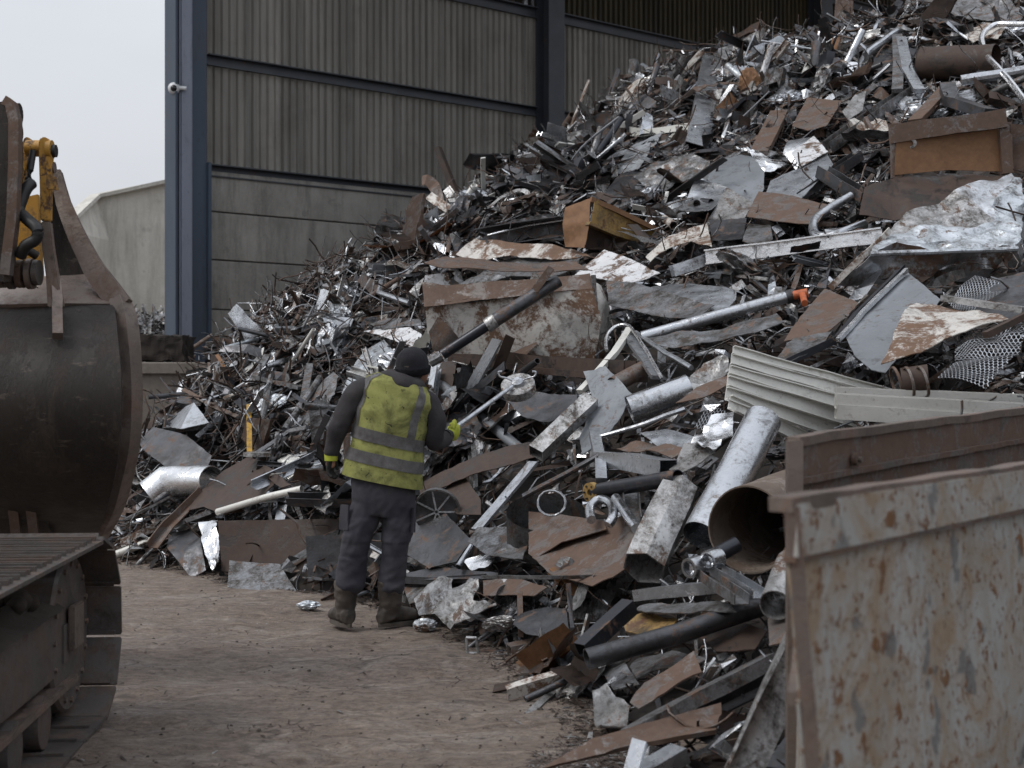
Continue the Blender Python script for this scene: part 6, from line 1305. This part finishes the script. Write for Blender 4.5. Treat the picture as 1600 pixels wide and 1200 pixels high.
def shoe_mesh():
    bm = bmesh.new(); h = pitch / 2 - .006; ch = .035
    def slab(x0, x1, y0, y1, z0, z1, chx=0):
        ol = [(x0 + chx, y0), (x1 - chx, y0), (x1, y0 + chx), (x1, y1 - chx), (x1 - chx, y1), (x0 + chx, y1), (x0, y1 - chx), (x0, y0 + chx)] if chx else [(x0, y0), (x1, y0), (x1, y1), (x0, y1)]
        A_ = [bm.verts.new((x, y, z0)) for x, y in ol]; B_ = [bm.verts.new((x, y, z1)) for x, y in ol]; bm.faces.new(A_[::-1]); bm.faces.new(B_)
        for i in range(len(ol)): bm.faces.new((A_[i], A_[(i + 1) % len(ol)], B_[(i + 1) % len(ol)], B_[i]))
    slab(-h - .004, h + .004, -SHW, 0, 0, .016, .006)
    for x in (-h + .012, -.008, h - .03): slab(x, x + .018, -SHW + .03, -.03, .0165, .036)
    slab(-h - .002, -h + .02, -SHW + .03, -.03, -.012, -.0005)
    for y in (-.12, -.2, -.36, -.44):
        for x in (-.06, .05): slab(x, x + .022, y, y + .022, .0165, .03)
    me = bpy.data.meshes.new('track_shoe'); bm.to_mesh(me); bm.free(); me.materials.append(MATS['track_steel']); return me
sm = shoe_mesh(); epos = Vector(ex.location)
for i in range(ns):
    p, o_, tn = TP(i * pitch + .06, 0, 0); o = bpy.data.objects.new('track_shoe', sm); C.objects.link(o); o.parent = ex
    m4 = Matrix((tn, NO, o_)).transposed()
    if m4.determinant() < 0: m4 = Matrix((-tn, NO, o_)).transposed()
    o.rotation_mode = 'QUATERNION'; o.rotation_quaternion = m4.to_quaternion(); o.location = p - epos
    bm = None
def tbox(nm, a0_, a1_, n0, n1, z0, z1, mat, bev=.01, **k):
    bm = bmesh.new(); vs = [bm.verts.new(OC + T * a + NO * n_ + Vector((0, 0, z - OC.z))) for a in (a0_, a1_) for n_ in (n0, n1) for z in (z0, z1)]
    for f in ((0, 1, 3, 2), (4, 6, 7, 5), (0, 4, 5, 1), (2, 3, 7, 6), (0, 2, 6, 4), (1, 5, 7, 3)): bm.faces.new([vs[i] for i in f])
    bmesh.ops.recalc_face_normals(bm, faces=bm.faces[:])
    if bev: bmesh.ops.bevel(bm, geom=bm.edges[:], offset=bev, segments=2, affect='EDGES')
    return build(nm, bm, mat, ex, 30)
tbox('track_frame', -3.1, -.18, -.42, -.15, .26, .58, 'track_steel', .02)
tbox('frame_rail', -3.1, .02, -.44, -.115, .2, .235, 'worn_lit_steel', .006)
tbox('frame_head', -.178, .12, -.36, -.14, .3, .5, 'track_steel', .015)
tbox('frame_bracket', -.1, .1, -.138, -.11, .36, .56, 'worn_lit_steel', .006)
# idler
bm = bmesh.new(); sweep(bm, [OC + NO * -.42, OC + NO * -.41, OC + NO * -.2, OC + NO * -.165, OC + NO * -.15], circ(1, 40), scale=[.33, .36, .36, .36, .345], up=Vector((0, 0, 1))); build('idler_wheel', bm, 'track_steel', ex, 30)
for k in range(16):
    a = R(k * 22.5); q = OC + NO * -.15 + T * math.cos(a) * .31 + Vector((0, 0, math.sin(a) * .31)); bm = bmesh.new(); sweep(bm, [q, q + NO * .012], circ(.014, 6)); build('bolt', bm, 'worn_lit_steel', ex, 30)
for a in (-.55, -1.0, -1.45, -1.9, -2.35, -2.8):
    c0 = OC + T * a; c0.z = .145; bm = bmesh.new(); sweep(bm, [c0 + NO * n_ for n_ in (-.42, -.4, -.3, -.29, -.2, -.19, -.13)], circ(1, 20), scale=[.11, .115, .115, .085, .085, .115, .11], up=Vector((0, 0, 1))); build('roller', bm, 'track_steel', ex, 30)
for a in (-1.2, -2.3):
    c0 = OC + T * a; c0.z = .68; bm = bmesh.new(); sweep(bm, [c0 + NO * n_ for n_ in (-.4, -.2)], circ(.07, 16)); build('carrier_roller', bm, 'track_steel', ex, 30)
# chain links inside the loop
for i in range(ns):
    p, o_, tn = TP(i * pitch + .06, -.045, -.30); bm = bmesh.new()
    for nn_ in (-.05, .05): sweep(bm, [p - tn * pitch * .47 + NO * nn_, p + tn * pitch * .47 + NO * nn_], rect(.022, .06), up=o_)
    build('chain_link', bm, 'dark_steel', ex)
# caked mud and stones on the frame
bm = bmesh.new(); nxm = 60
for i in range(nxm + 1):
    a = -3.0 + i * 2.75 / nxm
    for j in range(7):
        n_ = -.41 + j * .05; e_ = 1 - abs(j - 3) / 3.3; z = .585 + max(0, e_) * (.05 + .07 * noise.noise(Vector((a * 3, n_ * 9, 0))) + .03 * noise.noise(Vector((a * 14, n_ * 24, 2)))) ; bm.verts.new(OC + T * a + NO * (n_ + .015 * noise.noise(Vector((a * 9, j, 0)))) + Vector((0, 0, z - OC.z - .012)))
bm.verts.ensure_lookup_table()
for i in range(nxm):
    for j in range(6): a = i * 7 + j; bm.faces.new((bm.verts[a], bm.verts[a + 1], bm.verts[a + 8], bm.verts[a + 7]))
o = build('caked_mud', bm, 'mud', ex, 180); o['kind'] = 'stuff'
rg = random.Random(4)
for k in range(14):
    c0 = OC + T * rg.uniform(-1.7, -.35) + NO * rg.uniform(-.38, -.2); c0.z = .61 + rg.uniform(0, .03); bm = bmesh.new(); bmesh.ops.create_icosphere(bm, subdivisions=3, radius=rg.uniform(.03, .075), matrix=Matrix.Translation(c0))
    for v in bm.verts: v.co += noise.noise_vector(v.co * 16) * .02
    build('mud_clod', bm, 'mud', ex, 60)
# bucket: back shell (its columns run left out of frame), rim, side plate and ledge
def grid_patch(rows, th, nm, mat, parent=ex, sub=4, wob=.01, ang=35):
    bm = bmesh.new(); nr = len(rows); R_ = []
    rows2 = []
    nc = len(rows[0])
    colsp = [spline([rows[i][j] for i in range(nr)], sub) for j in range(nc)]
    rows2 = [[colsp[j][i] for j in range(nc)] for i in range(len(colsp[0]))]
    fin = [resample(r_, .12) if False else r_ for r_ in rows2]
    G_ = []
    for r_ in fin:
        rr2 = []
        for a, b_ in zip(r_, r_[1:]):
            for k in range(sub): rr2.append(a.lerp(b_, k / sub))
        rr2.append(r_[-1]); G_.append([bm.verts.new(p + noise.noise_vector(p * 3) * wob) for p in rr2])
    for a, b_ in zip(G_, G_[1:]):
        for j in range(len(a) - 1): bm.faces.new((a[j], a[j + 1], b_[j + 1], b_[j]))
    bmesh.ops.recalc_face_normals(bm, faces=bm.faces[:])
    if th: bmesh.ops.solidify(bm, geom=bm.faces[:], thickness=th)
    return build(nm, bm, mat, parent, ang)
prof = [(480, 7.42, 178), (520, 7.25, 184), (580, 7.12, 190), (650, 7.1, 190), (720, 7.2, 184), (775, 7.42, 172), (815, 7.75, 158), (842, 8.15, 140)]
rows = []
for y, Y, xr in prof: rows.append([U(x, y, Y + max(0, (60 - x)) * .0003) for x in (-420, -240, -80, 20, 82, 92, xr - 30, xr)])
grid_patch(rows, .02, 'bucket_shell', 'excavator_steel')
rim = [(470, 7.5, 176, 196), (500, 7.42, 182, 206), (550, 7.38, 189, 211), (620, 7.36, 193, 213), (690, 7.4, 190, 210), (750, 7.55, 178, 200), (800, 7.8, 163, 182), (845, 8.2, 140, 158)]
grid_patch([[U(x0, y, Y - .02), U((x0 + x1) / 2, y, Y - .05), U(x1, y, Y + .02)] for y, Y, x0, x1 in rim], .035, 'bucket_rim', 'worn_lit_steel', wob=.004)
# inner side plate, seen beyond the rim at the lower right
grid_patch([[U(x1 - 3, y, Y + .02), U(x1 - 12, y + 2, Y + .5)] for y, Y, x0, x1 in rim], .02, 'bucket_side', 'excavator_steel', wob=.004)
# top ledge, upper cheek and back brace; ledge and cheek edge coloured as lit
def poly(nm, mat, pts, th=.03, crum=.006, parent=ex, seg=.06):
    SEED[0] += 1; return build(nm, sheet_bm(pts, th, crum, 2, seg, SEED[0], .001, crease=.4), mat, parent, 40)
poly('bucket_ledge', 'worn_lit_steel', [U(-300, 445, 7.75), U(30, 442, 7.72), U(95, 440, 7.7), U(146, 437, 7.7), U(182, 482, 7.44), U(92, 482, 7.4), U(20, 484, 7.4), U(-300, 488, 7.5)])
poly('bucket_cheek', 'excavator_steel', [U(76, 262, 7.72), U(92, 272, 7.78), U(108, 330, 7.8), U(150, 440, 7.8), U(74, 442, 7.76)], .03)
bm = bmesh.new(); sweep(bm, resample([U(86, 268, 7.7), U(100, 318, 7.68), U(122, 370, 7.62), U(146, 420, 7.55), U(162, 442, 7.5), U(192, 480, 7.44)], .06), rect(.11, .045), dent=.006, seed=3, up=Vector((0, 1, 0)), scale=[.55 + .5 * min(1, k / 10) for k in range(len(resample([U(86, 268, 7.7), U(100, 318, 7.68), U(122, 370, 7.62), U(146, 420, 7.55), U(162, 442, 7.5), U(192, 480, 7.44)], .06)))]); build('cheek_edge', bm, 'worn_lit_steel', ex, 30)
bm = bmesh.new(); sweep(bm, resample([U(84, 430, 7.36), U(90, 470, 7.3), U(90, 525, 7.14)], .06), rect(.05, .05), dent=.004, seed=4, scale=None); build('wear_strip', bm, 'worn_lit_steel', ex, 30)
poly('lower_lip', 'excavator_steel', [U(-300, 790, 7.62), U(76, 790, 7.6), U(86, 840, 7.9), U(60, 852, 8.0), U(-300, 850, 8.0)], .04)
for x in (20, 48): bm = bmesh.new(); sweep(bm, [U(x, 788, 7.55), U(x + 6, 840, 7.7)], rect(.05, .04)); build('tooth_shank', bm, 'worn_lit_steel', ex)
# linkage: two yellow arms with eyes and pins
def arm(nm, mat, pts, ws, Y, th=.05):
    L_ = []; Rt = []
    for (x, y), w_ in zip(pts, ws): L_.append((x - w_ / 2, y)); Rt.append((x + w_ / 2, y))
    ol = L_ + Rt[::-1]; bm = bmesh.new(); f = bm.faces.new([bm.verts.new(U(x, y, Y)) for x, y in ol]); r_ = bmesh.ops.extrude_face_region(bm, geom=[f]); bmesh.ops.translate(bm, vec=(.0, th, 0), verts=[v for v in r_['geom'] if isinstance(v, bmesh.types.BMVert)])
    bmesh.ops.recalc_face_normals(bm, faces=bm.faces[:]); bmesh.ops.bevel(bm, geom=bm.edges[:], offset=.006, segments=2, affect='EDGES'); return build(nm, bm, mat, ex, 40)
arm('link_arm', 'excavator_yellow', [(68, 214), (68, 220), (70, 240), (70, 290), (70, 345)], [8, 16, 20, 17, 15], 7.3)
arm('link_arm_lower', 'worn_lit_steel', [(70, 346), (74, 390), (80, 430), (86, 480)], [15, 17, 18, 24], 7.3)
arm('link_arm', 'excavator_yellow', [(41, 214), (41, 222), (38, 250), (32, 275), (27, 292)], [7, 12, 14, 12, 11], 7.5)
arm('link_arm_tip', 'teal_paint', [(26, 293), (23, 312)], [10, 8], 7.5)
for x0, x1, y, r_, Y, mt in ((42, 66, 232, 13, 7.42, 'excavator_yellow'), (74, 82, 234, 15, 7.33, 'excavator_yellow'), (82, 88, 236, 10, 7.33, 'rubber'), (76, 86, 262, 9, 7.35, 'worn_lit_steel')):
    bm = bmesh.new(); rr2 = r_ * Y / F; sweep(bm, [U(x0, y, Y), U(x1, y, Y)], circ(rr2, 20)); build('pin', bm, mt, ex, 40)
poly('bracket', 'excavator_yellow', [U(76, 274, 7.28), U(90, 278, 7.28), U(92, 298, 7.28), U(74, 296, 7.28)], .03, 0)
poly('yellow_back', 'excavator_yellow', [U(34, 312, 7.9), U(62, 305, 7.9), U(70, 440, 7.9), U(26, 440, 7.9)], .04)
bm = bmesh.new(); sweep(bm, spline([U(50, 286, 7.25), U(42, 294, 7.22), U(34, 312, 7.2), U(30, 330, 7.18), U(44, 344, 7.15), U(58, 358, 7.12), U(56, 374, 7.12), U(40, 384, 7.12), U(32, 400, 7.15)], 6), circ(.03, 12)); build('hose', bm, 'rubber', ex, 60)
bm = bmesh.new(); sweep(bm, spline([U(52, 236, 7.3), U(40, 300, 7.25), U(24, 330, 7.22), U(20, 380, 7.2)], 6), circ(.018, 10)); build('hose', bm, 'rubber', ex, 60)
for k, (x0, x1, y, r_, mt) in enumerate(((-60, 60, 428, 14, 'excavator_steel'), (0, 8, 428, 22, 'worn_lit_steel'), (14, 22, 428, 24, 'track_steel'), (28, 38, 428, 22, 'rusty_steel'), (44, 52, 428, 24, 'worn_lit_steel'), (54, 62, 426, 20, 'track_steel'), (-20, -10, 428, 24, 'worn_lit_steel'))):
    bm = bmesh.new(); sweep(bm, [U(x0, y, 7.3), U(x1, y, 7.3)], circ(r_ * 7.3 / F, 24)); build('pivot_ring', bm, mt, ex, 40)
bm = bmesh.new(); sweep(bm, spline([U(-60, 402, 7.25), U(0, 396, 7.22), U(40, 392, 7.22), U(58, 400, 7.25)], 5), circ(.022, 10)); build('grease_pipe', bm, 'excavator_steel', ex, 40)
# stick end, rising out of frame to the left
ol = [(-60, 440), (-60, 175), (-10, 160), (10, 158), (20, 164), (28, 180), (30, 240), (26, 330), (14, 440)]
bm = bmesh.new(); f = bm.faces.new([bm.verts.new(U(x, y, 7.15)) for x, y in ol]); r_ = bmesh.ops.extrude_face_region(bm, geom=[f]); bmesh.ops.translate(bm, vec=(-.02, .12, 0), verts=[v for v in r_['geom'] if isinstance(v, bmesh.types.BMVert)]); bmesh.ops.recalc_face_normals(bm, faces=bm.faces[:]); build('stick_plate', bm, 'excavator_steel', ex, 40)
bm = bmesh.new(); sweep(bm, resample([U(8, 158, 7.13), U(18, 164, 7.13), U(24, 190, 7.12), U(24, 260, 7.12), U(20, 340, 7.12), U(10, 430, 7.12)], .05), rect(.05, .06), up=Vector((0, 1, 0)), dent=.004); build('stick_flange', bm, 'rusty_steel', ex, 30)
for y in (178, 206): bm = bmesh.new(); sweep(bm, [U(22, y, 7.2), U(31, y, 7.2)], circ(.055, 16)); build('pin', bm, 'excavator_steel', ex, 40)
bm = bmesh.new(); sweep(bm, resample([U(-30, 300, 7.3), U(-520, -60, 6.6)], .3), rect(.35, .5)); build('stick', bm, 'excavator_yellow', ex, 40)
# deck edge and body, left of the frame
bm = bmesh.new(); box(bm, (-5.2, 2.4, .95), (-2.6, 5.6, 1.25)); bmesh.ops.bevel(bm, geom=bm.edges[:], offset=.04, segments=2, affect='EDGES'); build('deck', bm, 'excavator_yellow', ex, 40)
bm = bmesh.new(); box(bm, (-5.2, 2.4, 1.252), (-3.2, 5.0, 2.6)); bmesh.ops.bevel(bm, geom=bm.edges[:], offset=.08, segments=3, affect='EDGES'); build('engine_cover', bm, 'excavator_yellow', ex, 40)
